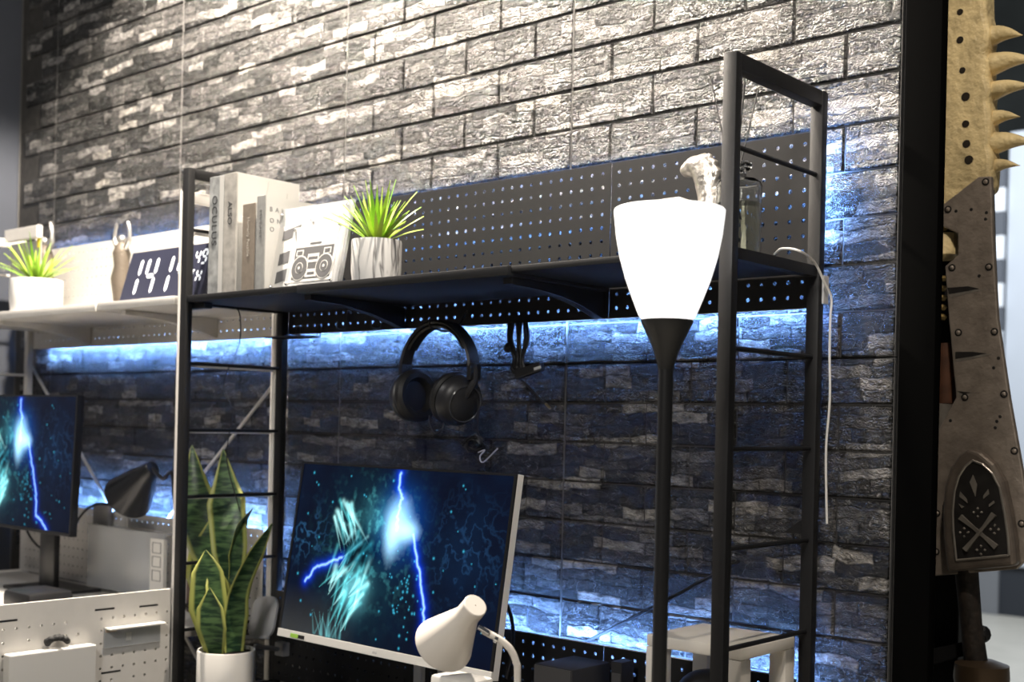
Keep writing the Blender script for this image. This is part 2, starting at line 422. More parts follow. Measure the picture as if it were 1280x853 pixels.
RZ = [H+.4749-.1686*i for i in range(9)]
RZ = [z for z in RZ if z > .1]
BX0, BX1 = -2.648, -1.0966           # clear width between the black ladders
D = thing('black_workstation', 'black metal desk with ladder sides, pegboards and a raised shelf', 'desk', (-1.87, 1.65, 0))
ladder(D, BX0-.025, BX0, H+.6281, BLK, [z for z in RZ if abs(z-(H+.3063)) > .02])
ladder(D, BX1, BX1+.025, H+.6281, BLK, [z for z in RZ if abs(z-(H+.3063)) > .02])
MB().box(BX0+.002, BX1-.002, 1.20, 2.045, .775, .80, bev=.002).build('desktop', BLKB, D, smooth=True)
for xa in (BX0-.02, BX1): MB().box(xa, xa+.02, 1.22, 1.25, 0, .774).build('leg', BLK, D)
MB().box(BX0+.001, -2.207, 1.752, 2.070, H+.2905, H+.3063, bev=.001).build('shelf_board', BLKB, D, smooth=True)
MB().box(-2.206, -1.566, 1.748, 2.070, H+.2875, H+.3063, bev=.001).build('shelf_board', BLKB, D, smooth=True)
MB().box(-1.565, BX1-.001, 1.756, 2.070, H+.2945, H+.3063, bev=.001).build('shelf_board', BLKB, D, smooth=True)
for x in (BX0-.0125, BX1+.0125): MB().box(x-.009, x+.009, 1.7705, 2.0525, H+.286, H+.3055).build('shelf_rail', BLK, D)
def bracket(parent, x, m, w=.022, zt=.287):
    pts = [(1.775, zt), (1.775, zt-.012)]
    for k in range(9):
        t = k/8; pts.append((1.79+.27*t, zt-.014-(zt-.014-.232)*t**2.2))
    pts += [(2.070, .231), (2.070, zt)]
    MB().prism([(x-w/2, y, H+z) for y, z in pts], (w, 0, 0)).build('bracket', m, parent)
bracket(D, -2.20, BLKB); bracket(D, -1.59, BLKB)
PITCH = .0287
for xa, xb in ((BX0+.001, -1.5690), (-1.5670, BX1-.001)):
    perforated(xa, xb, H+.231, H+.560, 2.073, .0016, PITCH, .0042).build('pegboard', BLKB, D)
for xa, xb in ((BX0+.001, -1.5440), (-1.5420, BX1-.001)):
    perforated(xa, xb, H-.700+.002, H-.4578, 2.050, .0016, PITCH, .0042).build('pegboard', BLKB, D)
for xa, xb, za, zb in ((BX0, BX1, H+.5580, H+.5605),):
    MB().box(xa, xb, 2.0735, 2.083, za, zb).build('pegboard_lip', mat('worn_black_edge', (.12, .12, .12), .4), D)
br = MB(); br.tube([PY(925, 702, 2.088), PY(700, 820, 2.088)], .0035, 6); br.build('cross_brace', BLK, D)
pts = [(BX1-.001, H-.150), (BX1-.001, H-.178), (BX1-.04, H-.178)]
MB().prism([(x, 2.06, z-.012) for x, z in pts], (0, .004, 0)).build('gusset', BLK, D)

W = thing('white_workstation', 'white metal desk with pegboards and raised shelf, left of the black desk', 'desk', (-3.4, 1.65, 0))
WX0, WX1 = -4.055, -2.701
wr = [z-.004 for z in RZ if abs(z-(H+.3063)) > .02]
ladder(W, WX1+.006, WX1+.025, H+.575, WHT, wr, y0a=1.757)
ladder(W, WX0-.024, WX0, H+.595, WHT, wr)
MB().box(WX0-.02, WX1-.001, 1.25, 2.045, H-.565, H-.54, bev=.002).build('desktop', WHT, W, smooth=True)
MB().box(WX0+.001, -3.0785, 1.748, 2.070, H+.286, H+.309, bev=.001).build('shelf_board', WHT, W, smooth=True)
MB().box(-3.0775, WX1-.001, 1.752, 2.070, H+.288, H+.309, bev=.001).build('shelf_board', WHT, W, smooth=True)
bracket(W, -3.68, WHT, zt=.286); bracket(W, -2.98, WHT, zt=.286)
for xa, xb in ((WX0+.001, -3.386), (-3.384, WX1-.001)):
    perforated(xa, xb, H+.226, H+.562, 2.073, .0016, PITCH, .0034).build('pegboard', WHT, W)
    perforated(xa, xb, H-.538, H-.300, 2.046, .0016, PITCH, .0034).build('pegboard', WHT, W)
MB().tube([PY(345, 477, 2.092), PY(205, 655, 2.092)], .005, 6).build('cross_brace', WHT, W)
MB().tube([PY(38, 455, 2.092), PY(142, 640, 2.092)], .005, 6).build('cross_brace', WHT, W)
MB().tube([PY(226, 785, 2.092), PY(262, 853, 2.092)], .005, 6).build('cross_brace', WHT, W)
# perforated side panel of the white desk (stands at right angles to the wall)
sp = perforated(1.26, 1.755, H-.80, H-.434, 0, .0100, .0303, .0036, zo=H-.434-.0105-12*.0303+.0, xo=1.3505-.0303*2.5-.0+.0,
                skip=lambda i, k, nx, nz: (i % 3 == 2 and k % 4 == 1) or (k == nz-1 and i in (7, 8)) or (k == nz-2 and i in (4, 5, 10, 11)))
for v in sp.v: v.x, v.y = -2.690-v.y, v.x
sp.build('side_panel', WHT, W)
for y0, z0 in ((1.545, H-.4705+.003), (1.665, H-.4705), (1.30, H-.4705), (1.565, H-.622)):
    MB().box(-2.6908, -2.6895, y0, y0+.052, z0-.0022, z0+.0022).build('slot', BLKP, W)

# LED strips on the backs of the pegboards
LIP = .0047  # channel lips added to narrow the strips' glow on the wall
def led(name_label, x0, x1, z, Y, m, t=.008, vertical=None):
    mb = MB()
    mb.box(x0, x1, Y, Y+.003, z, z+t)
    if vertical: mb.box(x0-.0012, x0, Y, Y+.0050, z, z+t); mb.box(x1, x1+.0012, Y, Y+.0050, z, z+t)
    else: mb.box(x0, x1, Y, Y+LIP, z-.0012, z); mb.box(x0, x1, Y, Y+LIP, z+t, z+t+.0012)
    mb.cur = 1; mb.add([(x0, Y+.0032, z), (x1, Y+.0032, z), (x1, Y+.0032, z+t), (x0, Y+.0032, z+t)], [(0, 3, 2, 1)])
    o = mb.build('led_strip', [WHTP, m]); tag(o, name_label, 'led strip'); return o
led('blue led strip along the top back edge of the black upper pegboard', BX0+.02, BX1-.02, H+.5545, 2.0755, LED, t=.004)
led('blue led strip along the bottom back edge of the black upper pegboard', BX0+.02, BX1-.02, H+.2316, 2.0755, LEDM, t=.005)
led('blue led strip behind the top edge of the black lower pegboard', BX0+.02, BX1-.02, H-.4635, 2.0525, LEDM, t=.005)
led('blue led strip along the top back edge of the white upper pegboard', WX0+.03, WX1-.02, H+.5545, 2.0755, LED, t=.004)
led('blue led strip along the bottom back edge of the white upper pegboard', WX0+.03, WX1-.02, H+.2266, 2.0755, LEDM, t=.005)
led('blue led strip behind the top edge of the white lower pegboard', WX0+.03, WX1-.02, H-.3056, 2.0485, LEDM, t=.005)
led('added blue led strip lighting the middle holes of the black upper pegboard', BX0+.02, BX1-.02, H+.4346, 2.0755, LED)  # extra strip, added so the wall glows through the middle holes
led('added blue led strip lighting the middle holes of the white upper pegboard', WX0+.03, WX1-.02, H+.431, 2.0755, LED, t=.004)  # the same added fill strip behind the white board
led('short bright blue led strip behind the rear right post of the black desk', BX1+.002, BX1+.010, H+.36, 2.0740, LEDB, t=.17, vertical=True)

# ================================================================== MONITORS
def paint_screen(nx=300, ny=170):
    u, v = np.meshgrid((np.arange(nx)+.5)/nx, (np.arange(ny)+.5)/ny)     # v = 0 at the top
    rs = np.random.RandomState(4)
    def noise(f, seed, oct=4):
        out = np.zeros_like(u); amp = 1; r = np.random.RandomState(seed)
        for o in range(oct):
            n = int(f*2**o)+2; g = r.rand(n+2, int(n*1.8)+3)
            y = v*n; x = u*n*1.7; yi = y.astype(int); xi = x.astype(int); fy = y-yi; fx = x-xi
            fy = fy*fy*(3-2*fy); fx = fx*fx*(3-2*fx)
            out += amp*((g[yi, xi]*(1-fx)+g[yi, xi+1]*fx)*(1-fy)+(g[yi+1, xi]*(1-fx)+g[yi+1, xi+1]*fx)*fy); amp *= .5
        return out/1.9
    asp = 1.76
    R = np.full_like(u, .002); G = np.full_like(u, .003); B = np.full_like(u, .011)
    n1 = noise(6, 1); n2 = noise(14, 2); n3 = noise(30, 8, 3)
    B += .016*n1; G += .005*n1
    low = np.clip((v-.72)/.25, 0, 1)*np.clip((.30-u)/.2+.5, 0, 1); R += .03*low; G += .03*low; B += .02*low
    def blob(cx, cy, sx, sy): return np.exp(-(((u-cx)/sx)**2+((v-cy)/sy)**2))
    def addc(m, c):
        nonlocal R, G, B
        R = R+m*c[0]; G = G+m*c[1]; B = B+m*c[2]
    ridge = np.clip(1-np.abs(n2-.52)*14, 0, 1)
    addc(ridge*blob(.83, .42, .17, .24)*.45, (.02, .08, .20)); addc(ridge*blob(.07, .42, .10, .14)*.7, (.03, .13, .28))
    addc(n1*blob(.83, .42, .17, .22)*.45, (.005, .022, .06))
    addc(blob(.38, .50, .17, .36)*(.2+n2)*1.0, (.006, .045, .055))
    addc(np.clip(n3-.50, 0, 1)*blob(.40, .42, .16, .26)*5, (.05, .26, .28))
    # drifting cloud of pale teal spray
    def stroke(x0, y0, x1, y1, w, c, taper=1.0, k=1.0):
        dx, dy = (x1-x0)*asp, (y1-y0); L2 = dx*dx+dy*dy
        t = np.clip((((u-x0)*asp)*dx+(v-y0)*dy)/L2, 0, 1)
        ex = (u-x0)*asp-t*dx; ey = (v-y0)-t*dy
        ww = w*(1-taper*t)+1e-4
        addc(np.exp(-(ex*ex+ey*ey)/(ww*ww))*k, c)
    TEAL = (.10, .52, .55); PALE = (.45, .95, .95)
    for i in range(46):
        a = math.radians(rs.uniform(95, 150)); l = rs.uniform(.10, .24); cx = .27+rs.uniform(-.03, .15); cy = .36+rs.uniform(0, .42)
        stroke(cx, cy, cx+math.cos(a)*l/asp, cy+math.sin(a)*l, rs.uniform(.009, .019), PALE if i % 3 == 0 else TEAL, .9, .75)
    for i in range(24):
        a = math.radians(rs.uniform(40, 80)); l = rs.uniform(.10, .26); cx = .20+rs.uniform(0, .10); cy = .20+rs.uniform(0, .16)
        stroke(cx, cy, cx+math.cos(a)*l/asp, cy+math.sin(a)*l, rs.uniform(.007, .016), PALE if i % 2 else TEAL, .9, .65)
    for i in range(16):
        a = math.radians(rs.uniform(-130, -60)); l = rs.uniform(.08, .17); cx = .12+rs.uniform(0, .20); cy = .99
        stroke(cx, cy, cx+math.cos(a)*l/asp, cy+math.sin(a)*l, rs.uniform(.006, .012), (.10, .34, .36), .9, .5)
    addc(blob(.36, .70, .05, .10)*.7, (.25, .85, .95)); addc(blob(.43, .28, .08, .10)*n3*.9, (.08, .40, .42))
    dark = np.clip(blob(.36, .48, .11, .10)*1.3, 0, .9); R *= 1-dark; G *= 1-dark*.9; B *= 1-dark*.85
    # lightning
    def bolt(pts, w, jit, k, seed):
        r = np.random.RandomState(seed); P = []
        for (a, b) in zip(pts[:-1], pts[1:]):
            for t in np.linspace(0, 1, 7)[:-1]: P.append((a[0]+(b[0]-a[0])*t+r.uniform(-jit, jit), a[1]+(b[1]-a[1])*t+r.uniform(-jit, jit)))
        P.append(pts[-1])
        d = np.full_like(u, 9.)
        for a, b in zip(P[:-1], P[1:]):
            dx, dy = (b[0]-a[0])*asp, b[1]-a[1]; L2 = dx*dx+dy*dy+1e-9
            t = np.clip((((u-a[0])*asp)*dx+(v-a[1])*dy)/L2, 0, 1)
            d = np.minimum(d, np.hypot((u-a[0])*asp-t*dx, (v-a[1])-t*dy))
        addc(np.exp(-(d/(w*3.2))**1.3)*k, (.00, .045, .95)); addc(np.exp(-(d/w)**2)*k, (.5, .9, 1.2))
    bolt([(.505, .02), (.505, .10), (.525, .16), (.515, .25), (.52, .34)], .008, .004, 1, 1)
    bolt([(.60, .36), (.635, .50), (.665, .62), (.69, .74), (.70, .90), (.745, .93), (.80, 1.0)], .0075, .004, 1, 2)
    bolt([(.27, .53), (.20, .58), (.14, .61), (.095, .70)], .007, .005, .9, 3)
    s = blob(.525, .30, .055, .13)+blob(.575, .34, .045, .05)+blob(.50, .38, .03, .12)*.8
    addc(np.clip(s*1.3-.28*n3, 0, 2), (.45, .85, 1.1)); addc(blob(.53, .30, .09, .17)*.5, (.0, .15, .9))
    # sparks
    for i in range(90):
        cx, cy = (rs.uniform(.02, .98), rs.uniform(.05, .97)) if i < 48 else (rs.normal(.60, .05), rs.normal(.72, .13))
        rr = rs.uniform(.003, .007); q = np.exp(-(((u-cx)*asp)**2+(v-cy)**2)/rr**2); addc(q, (.05, .50, .75))
    C = np.stack([R, G, B, np.ones_like(R)], -1)
    return np.clip(C, 0, 1.6), nx, ny
scr, SNX, SNY = paint_screen()
def screen_mesh(wd, hh):
    xs = np.linspace(-wd/2, wd/2, SNX+1); zs = np.linspace(hh/2, -hh/2, SNY+1)
    X, Z = np.meshgrid(xs, zs); V = np.stack([X.ravel(), np.zeros(X.size), Z.ravel()], 1)
    i, j = np.meshgrid(np.arange(SNX), np.arange(SNY)); a = (j*(SNX+1)+i).ravel()
    Fq = np.stack([a, a+SNX+1, a+SNX+2, a+1], 1)
    me = bpy.data.meshes.new('screen'); me.from_pydata(V.tolist(), [], Fq.tolist())
    ca = me.color_attributes.new('picture', 'FLOAT_COLOR', 'CORNER')
    cols_ = np.repeat(scr.reshape(-1, 4), 4, axis=0).astype(np.float32)
    ca.data.foreach_set('color', cols_.ravel())
    m = bpy.data.materials.new('lit_screen'); m.use_nodes = True; nt = m.node_tree; b = nt.nodes['Principled BSDF']
    at = nt.nodes.new('ShaderNodeAttribute'); at.attribute_name = 'picture'
    b.inputs['Base Color'].default_value = (.003, .003, .004, 1); b.inputs['Roughness'].default_value = .22; b.inputs['Specular IOR Level'].default_value = .12
    nt.links.new(at.outputs['Color'], b.inputs['Emission Color']); b.inputs['Emission Strength'].default_value = 1.0
    me.materials.append(m); return me
SCREEN = screen_mesh(.662, .372)
def monitor(label, C, yaw, tilt, chin_mat, side_mat, stand, wd=.680, hh=.409):
    C = Vector(C); base = Vector((C.x, C.y+.05, stand['z']))
    t = thing('monitor', label, 'monitor', base, 'gaming monitors')
    Rm = Matrix.Translation(C) @ Matrix.Rotation(yaw, 4, 'Z') @ Matrix.Rotation(-tilt, 4, 'X')
    chin = .018 if chin_mat else .010
    MB().box(-wd/2, wd/2, .002, .020, -hh/2, hh/2, Rm, bev=.001).build('housing', side_mat, t)
    MB().box(-wd*.36, wd*.36, .020, .045, -hh*.36, hh*.36, Rm, bev=.01).build('rear_shell', side_mat, t, smooth=True)
    MB().box(-wd/2, wd/2, -.003, .0018, -hh/2, -hh/2+chin, Rm, bev=.0008).build('chin', chin_mat or BLKP, t)
    fr = MB()
    MB().box(-wd/2, wd/2, -.002, .0018, hh/2-.005, hh/2, Rm).build('bezel', BLKP, t)
    for s in (-1, 1): MB().box(s*(wd/2-.0035)-.0035, s*(wd/2-.0035)+.0035, -.002, .0018, -hh/2+chin+.0002, hh/2-.0052, Rm).build('bezel', BLKP, t)
    zc = (-hh/2+chin+hh/2-.005)/2
    so = bpy.data.objects.new('screen', SCREEN); COL.objects.link(so); so.parent = t
    sc_z = (hh-chin-.005)/.372
    so.matrix_local = Matrix.Translation(-base) @ Rm @ Matrix.Translation((0, -.0003, zc)) @ Matrix.Scale(sc_z, 4, (0, 0, 1)) @ Matrix.Scale((wd-.014)/.662, 4, (1, 0, 0))
    return t, Rm
mz = H-.70
MW, Rm1 = monitor('large white-framed monitor showing blue lightning, on the black desk', (-1.9434, 1.8051, H-.2991), -.0106, .153, WHTP, WHTP, {'z': mz})
MB().box(-.290, -.262, -.0042, -.0031, -.2015, -.1925, Rm1).build('sticker', GREEN, MW)
MB().box(-.2615, -.240, -.0042, -.0031, -.2010, -.1930, Rm1).build('sticker', BLKP, MW)
text_mesh('lettering', 'msi', .010, GREYW, Rm1 @ frame_mat((-.008, -.0033, -.1995), (1, 0, 0), (0, 0, 1)), MW, .0002)
for px in (523, 553):
    p = PY(px, 850, 1.93); MB().box(p.x-.012, p.x+.012, 1.925, 1.94, mz+.012, H-.40, bev=.002).build('stand_column', WHTP, MW)
MB().box(-2.10, -1.82, 1.84, 1.99, mz, mz+.012, bev=.004).build('stand_base', WHTP, MW)
MB().box(-2.03, -1.86, 1.865, 1.925, H-.40, H-.30, bev=.004).build('stand_head', WHTP, MW)

wz = H-.54
ML, Rm2 = monitor('black monitor showing blue lightning on the white desk, cut by the left frame edge', (-3.604, 1.800, H-.146), 0.0, .035, None, BLKP, {'z': wz})
p = PY(61, 700, 1.88)
MB().box(p.x-.045, p.x+.045, 1.872, 1.892, wz+.01, H-.22, bev=.004).build('stand_column', BLKP, ML, smooth=True)
MB().box(p.x-.13, p.x+.13, 1.80, 1.985, wz, wz+.010, bev=.003).build('stand_base', BLKP, ML, smooth=True)
MB().box(p.x-.06, p.x+.06, 1.846, 1.873, H-.24, H-.12, bev=.004).build('stand_head', BLKP, ML, smooth=True)
MB().tube(smooth_path([PY(30, 655, 1.87), PY(38, 672, 1.88), PY(50, 685, 1.90), PY(64, 690, 1.91)]), .0035, 6).build('cable', RUBBER, ML, smooth=True)

# ================================================================== SHELF THINGS, BLACK DESK
SZ = H+.3063
def book(name_label, px0, px1, ytop, Y0, px_end, spine_m, cover_m, pages=True, grp='books on the black shelf', soft=0):
    a = PY(px0, 355, Y0); b = PY(px1, 355, Y0); top = PY((px0+px1)/2, ytop, Y0).z
    Y1 = Y0+.16 if px_end is None else PX(px_end, 290, b.x).y
    x0, x1 = a.x, b.x
    t = thing('book', name_label, 'book', ((x0+x1)/2, Y0, SZ), grp)
    z0 = SZ+.0004
    MB().box(x0, x1, Y0, Y0+.003, z0, top, bev=.0008).build('spine', spine_m, t)
    MB().box(x0, x0+.0025, Y0+.0032, Y1, z0, top).build('cover', cover_m, t)
    MB().box(x1-.0025, x1, Y0+.0032, Y1, z0, top).build('cover', cover_m, t)
    MB().box(x0+.0027, x1-.0027, Y0+.0034, Y1-.004, z0+.003, top-.003).build('pages', PAPER, t)
    return t, x0, x1, Y0, Y1, z0, top
def spine_text(t, txt, x0, x1, Y0, zc_top, size, m, spacing=1.0, frac=.5):
    Mx = frame_mat((x0+(x1-x0)*frac-size*.33, Y0-.0004, zc_top), (0, 0, -1), (1, 0, 0))
    text_mesh('lettering', txt, size, m, Mx, t, spacing=spacing)
t, x0, x1, Y0, Y1, z0, top = book('tall grey book titled OCULUS, leftmost of the books on the black shelf', 259.5, 277.5, 221, 1.785, None, mat('marbled_grey_spine', (.36, .37, .37), .6, var=.35, vscale=45), PAPER)
spine_text(t, 'OCULUS', x0, x1-.01, Y0, PY(265, 245, Y0).z, .030, INKD, 1.12, .45)
MB().box(x1-.0175, x1-.0001, Y0-.0008, Y0-.0001, z0, top).build('spine_margin', PAPER, t)
t, x0, x1, Y0, Y1, z0, top = book('thick grey and white book titled ALSO, tallest on the black shelf', 277.8, 293, 217, 1.785, 373, mat('taupe_spine', (.42, .40, .37), .6, var=.25, vscale=40), PAPER)
spine_text(t, 'ALSO', x0, x1, Y0, PY(285, 252, Y0).z, .024, INKD, 1.0, .5)
for k in range(3):   # fine printed lines on the wide cover
    y0 = Y0+.05+.06*k; MB().tube([(x1+.0002, y0, z0+.01), (x1+.0002, y0+.045, top-.01-.02*k)], .0005, 4).build('printed_line', GREYB, t)
t, x0, x1, Y0, Y1, z0, top = book('short brown book between the ALSO book and the pale grey book', 301.5, 316.5, 255, 1.785, 335, mat('brown_spine', (.25, .21, .17), .6, var=.1, vscale=60), PAPER)
spine_text(t, 'Humanly Possible', x0, x1, Y0, PY(308, 272, Y0).z, .0135, mat('cream_ink', (.62, .57, .50), .6), 1.0, .5)
t, x0, x1, Y0, Y1, z0, top = book('pale grey book with a white cover, rightmost of the upright books', 319, 329, 245, 1.785, 398, GREYB, PAPER)
spine_text(t, 'BALCONY', x0, x1, Y0, PY(325, 262, Y0).z, .011, mat('mid_ink', (.18, .18, .18), .6), 1.5, .5)
for txt, yy in (('BALC', 259), ('ON', 273), ('O', 284)):
    q = PX(337, yy+2, x1)
    text_mesh('lettering', txt, .016, mat('cover_ink', (.16, .16, .17), .6), frame_mat((x1+.0004, q.y, q.z-.006), (0, 1, 0), (0, 0, 1)), t, spacing=2.0)

def leaning(name, label, cat, BLp, BRp, top_px, thick, m, Y0, grp=None, shelf=SZ):
    """upright slab standing on the shelf with its top leaning back; returns thing, matrix, width, height"""
    bl = PY(*BLp, Y0); brr = PY(*BRp, Y0); wd = brr.x-bl.x
    tl = PX(top_px[0], top_px[1], bl.x); o = Vector((bl.x, Y0, shelf+.0006))
    up = Vector((0, tl.y-Y0, tl.z-shelf)); hh = up.length
    Mx = frame_mat(o, (1, 0, 0), up)         # z axis of Mx faces the viewer
    t = thing(name, label, cat, (bl.x+wd/2, Y0+.02, shelf), grp)
    MB().box(0, wd, 0, hh, -thick, 0, Mx, bev=.001).build('slab', m, t)
    return t, Mx, wd, hh
tA, MA, wA, hA = leaning('photo_stand', 'larger clear acrylic frame with dark stripes, behind the radio picture', 'picture frame', (334, 356), (424, 349), (352, 263), .008, ACRY, 1.802, 'acrylic photo frames')
tB, MB_, wB, hB = leaning('photo_stand', 'smaller clear acrylic frame holding a picture of a portable radio', 'picture frame', (354.5, 353), (418, 348), (367.5, 285.5), .008, ACRY, 1.772, 'acrylic photo frames')
def flat(mb, Mx, x0, x1, y0, y1, z0=.0002, z1=.0008): return mb.box(x0, x1, y0, y1, z0, z1, Mx)
flat(MB(), MA, wA*.03, wA*.97, hA*.04, hA*.78).build('print', PAPER, tA)
for k, (f0, f1) in enumerate(((.08, .22), (.30, .44), (.60, .72))):
    q = MB(); q.prism([MA @ Vector((wA*.10, hA*f0, .001)), MA @ Vector((wA*.34, hA*(f0+.06), .001)), MA @ Vector((wA*.34, hA*(f1+.06), .001)), MA @ Vector((wA*.10, hA*f1, .001))], (MA.to_3x3() @ Vector((0, 0, .0006))))
    q.build('stripe', INKM, tA)
for fx, fy in ((.05, .93), (.95, .93), (.06, .05), (.5, .80)):
    MB().lathe([(.004, 0), (.004, .006), (.002, .008)], MA @ Vector((wA*fx, hA*fy, 0)), 10, MA.to_3x3() @ Vector((0, 0, 1))).build('magnet', CHROME, tA, smooth=True)
flat(MB(), MB_, wB*.07, wB*.93, hB*.07, hB*.93).build('print', PAPER, tB)
def R_(x0, x1, y0, y1, m, lv, nm):
    flat(MB(), MB_, wB*x0, wB*x1, hB*y0, hB*y1, .0008+lv*.0004, .0012+lv*.0004).build(nm, m, tB)
R_(.13, .88, .12, .64, INKM, 0, 'radio_body'); R_(.40, .62, .68, .71, INKM, 0, 'radio_handle')
R_(.40, .62, .38, .52, PAPER, 1, 'cassette_window'); R_(.42, .60, .43, .47, INKM, 2, 'cassette_label')
R_(.40, .62, .14, .27, PAPER, 1, 'button_panel'); R_(.44, .58, .18, .22, INKM, 2, 'button_row')
R_(.16, .30, .50, .60, PAPER, 1, 'corner_panel'); R_(.18, .28, .52, .58, INKM, 2, 'corner_inset')
R_(.70, .84, .50, .60, PAPER, 1, 'corner_panel'); R_(.72, .82, .52, .58, INKM, 2, 'corner_inset')
for cx in (.265, .75):
    for k, (rr, mm) in enumerate(((.165, PAPER), (.150, INKM), (.075, PAPER), (.065, INKM), (.02, PAPER))):
        c = MB_ @ Vector((wB*cx, hB*.30, .0012+k*.0004)); ax = MB_.to_3x3() @ Vector((0, 0, 1))
        MB().lathe([(wB*rr, 0), (wB*rr, .0004)], c, 24, ax).build('speaker_ring', mm, tB)
for fx, fy in ((.06, .94), (.94, .94), (.06, .05), (.94, .05)):
    MB().lathe([(.0035, 0), (.0035, .005), (.002, .007)], MB_ @ Vector((wB*fx, hB*fy, 0)), 10, MB_.to_3x3() @ Vector((0, 0, 1))).build('magnet', CHROME, tB, smooth=True)

# plants with narrow blades
def leaf_mat(name, c1, c2, sc=40):
    m = bpy.data.materials.new(name); m.use_nodes = True; nt = m.node_tree; b = nt.nodes['Principled BSDF']
    oi = nt.nodes.new('ShaderNodeObjectInfo'); mx = nt.nodes.new('ShaderNodeMix'); mx.data_type = 'RGBA'
    mx.inputs[6].default_value = c1+(1,); mx.inputs[7].default_value = c2+(1,)
    nt.links.new(oi.outputs['Random'], mx.inputs[0]); nt.links.new(mx.outputs[2], b.inputs['Base Color'])
    b.inputs['Roughness'].default_value = .4; b.inputs['Subsurface Weight'].default_value = .0
    return m
GRASS = leaf_mat('fresh_green_blade', (.20, .42, .03), (.48, .62, .08))
def blade(mb_pts_base, direction, L, wd, droop, th=.0012):
    b0 = Vector(mb_pts_base); d = Vector(direction).normalized(); side = d.cross(Vector((0, 0, 1)))
    if side.length < .1: side = Vector((1, 0, 0))
    side.normalize(); q = MB(); n = 7; vs = []; p = b0.copy(); dd = d.copy()
    for i in range(n+1):
        t = i/n; ww = wd*(.55+.9*t*(1-t)*2)*(1-t**3)*.5+.0003; nn = side.cross(dd).normalized()
        vs += [p-side*ww, p+nn*(th+ww*.25), p+side*ww, p-nn*th*.3]
        p = p+dd*(L/n); dd = (dd+Vector((0, 0, -droop/n))).normalized()
    fs = []
    for i in range(n):
        for j in range(4): fs.append((i*4+j, i*4+(j+1) % 4, (i+1)*4+(j+1) % 4, (i+1)*4+j))
    fs += [(3, 2, 1, 0), (n*4, n*4+1, n*4+2, n*4+3)]
    return q.add(vs, fs)
def spiky(label, c, r, h, pot_m, nb_, Lr, seed, veins=False, spread=1.0):
    rnd = random.Random(seed)
    t = thing('potted_plant', label, 'plant', c)
    c = Vector(c)
    prof = [(r*.88, .0005), (r*.95, .004), (r, h*.3), (r, h-.004), (r*.985, h), (r*.90, h), (r*.88, h-.012), (0.001, h-.013)]
    MB().lathe(prof, c, 40).build('pot', pot_m, t, smooth=True)
    MB().lathe([(r*.87, h-.016), (r*.87, h-.010), (.001, h-.006)], c, 24).build('soil', mat('dark_soil', (.03, .025, .02), .9), t)
    for i in range(nb_):
        a = i*2.39996+rnd.uniform(-.3, .3); tilt = (.08+.92*(i/nb_)**.8)*spread
        d = Vector((math.cos(a)*math.sin(tilt), math.sin(a)*math.sin(tilt), math.cos(tilt)))
        blade(c+Vector((math.cos(a)*r*.12, math.sin(a)*r*.12, h-.012)), d, Lr*rnd.uniform(.72, 1.08)*(1 if tilt < .6 else .92), .0105, .25+.3*rnd.random()).build('leaf', GRASS, t, smooth=True)
    return t
def marble():
    m = mat('veined_marble', (.78, .77, .75), .35); nt = m.node_tree; b = nt.nodes['Principled BSDF']
    g = nt.nodes.new('ShaderNodeNewGeometry'); mp = nt.nodes.new('ShaderNodeMapping'); mp.inputs['Scale'].default_value = (14, 14, 3.0); mp.inputs['Rotation'].default_value = (.2, .25, 0)
    n = nt.nodes.new('ShaderNodeTexNoise'); n.inputs['Scale'].default_value = 1.0; n.inputs['Detail'].default_value = 4; n.inputs['Distortion'].default_value = .8
    nt.links.new(g.outputs['Position'], mp.inputs[0]); nt.links.new(mp.outputs[0], n.inputs['Vector'])
    s = nt.nodes.new('ShaderNodeMath'); s.operation = 'SUBTRACT'; s.inputs[1].default_value = .5; nt.links.new(n.outputs['Fac'], s.inputs[0])
    ab = nt.nodes.new('ShaderNodeMath'); ab.operation = 'ABSOLUTE'; nt.links.new(s.outputs[0], ab.inputs[0])
    r = nt.nodes.new('ShaderNodeValToRGB'); r.color_ramp.elements[0].color = (.20, .19, .19, 1); r.color_ramp.elements[1].color = (.78, .77, .75, 1); r.color_ramp.elements[1].position = .035
    nt.links.new(ab.outputs[0], r.inputs[0]); nt.links.new(r.outputs[0], b.inputs['Base Color']); return m
pc = PY(470, 343, 1.835); zt = PY(470, 296, 1.79).z
spiky('spiky green plant in a round marble-veined pot on the black shelf', (pc.x, 1.835, SZ+.0005), .056, zt-SZ, marble(), 46, .142, 3)

# silver animal bust, crystal block, reed diffuser
bc = PY(884, 262, 1.97)
bust = MB(); Yb = 1.95
def bp_(px, py, dy=0): return PY(px, py, Yb+dy)
chain = [((893, 296), .026), ((891, 270), .024), ((889, 245), .023), ((885, 222), .024), ((879, 209), .022), ((868, 209), .018), ((859, 213), .0125)]
chain = [(q, r*1.14) for q, r in chain]
for (q, r) in chain: bust.ball(bp_(*q), r, 14, 10)
for i in range(len(chain)-1):
    a, b = chain[i], chain[i+1]
    for t in (.33, .66): bust.ball(bp_(a[0][0]*(1-t)+b[0][0]*t, a[0][1]*(1-t)+b[0][1]*t), a[1]*(1-t)+b[1]*t, 12, 8)
for q, r, dy in (((886, 197), .008, -.010), ((880, 196), .007, .010), ((892, 205), .010, -.008), ((895, 217), .011, -.010), ((897, 230), .010, 0), ((862, 205), .007, 0), ((896, 250), .010, -.008), ((868, 216), .010, -.006), ((881, 232), .012, -.012)):
    bust.ball(bp_(*q, dy), r, 10, 7)
bo = bust.build('animal_bust', SILVER, org=(bc.x, Yb, SZ+.0005), smooth='all')
lowest = min(v.co.z for v in bo.data.vertices)
for v in bo.data.vertices:
    if v.co.z < .001: v.co.z = .001
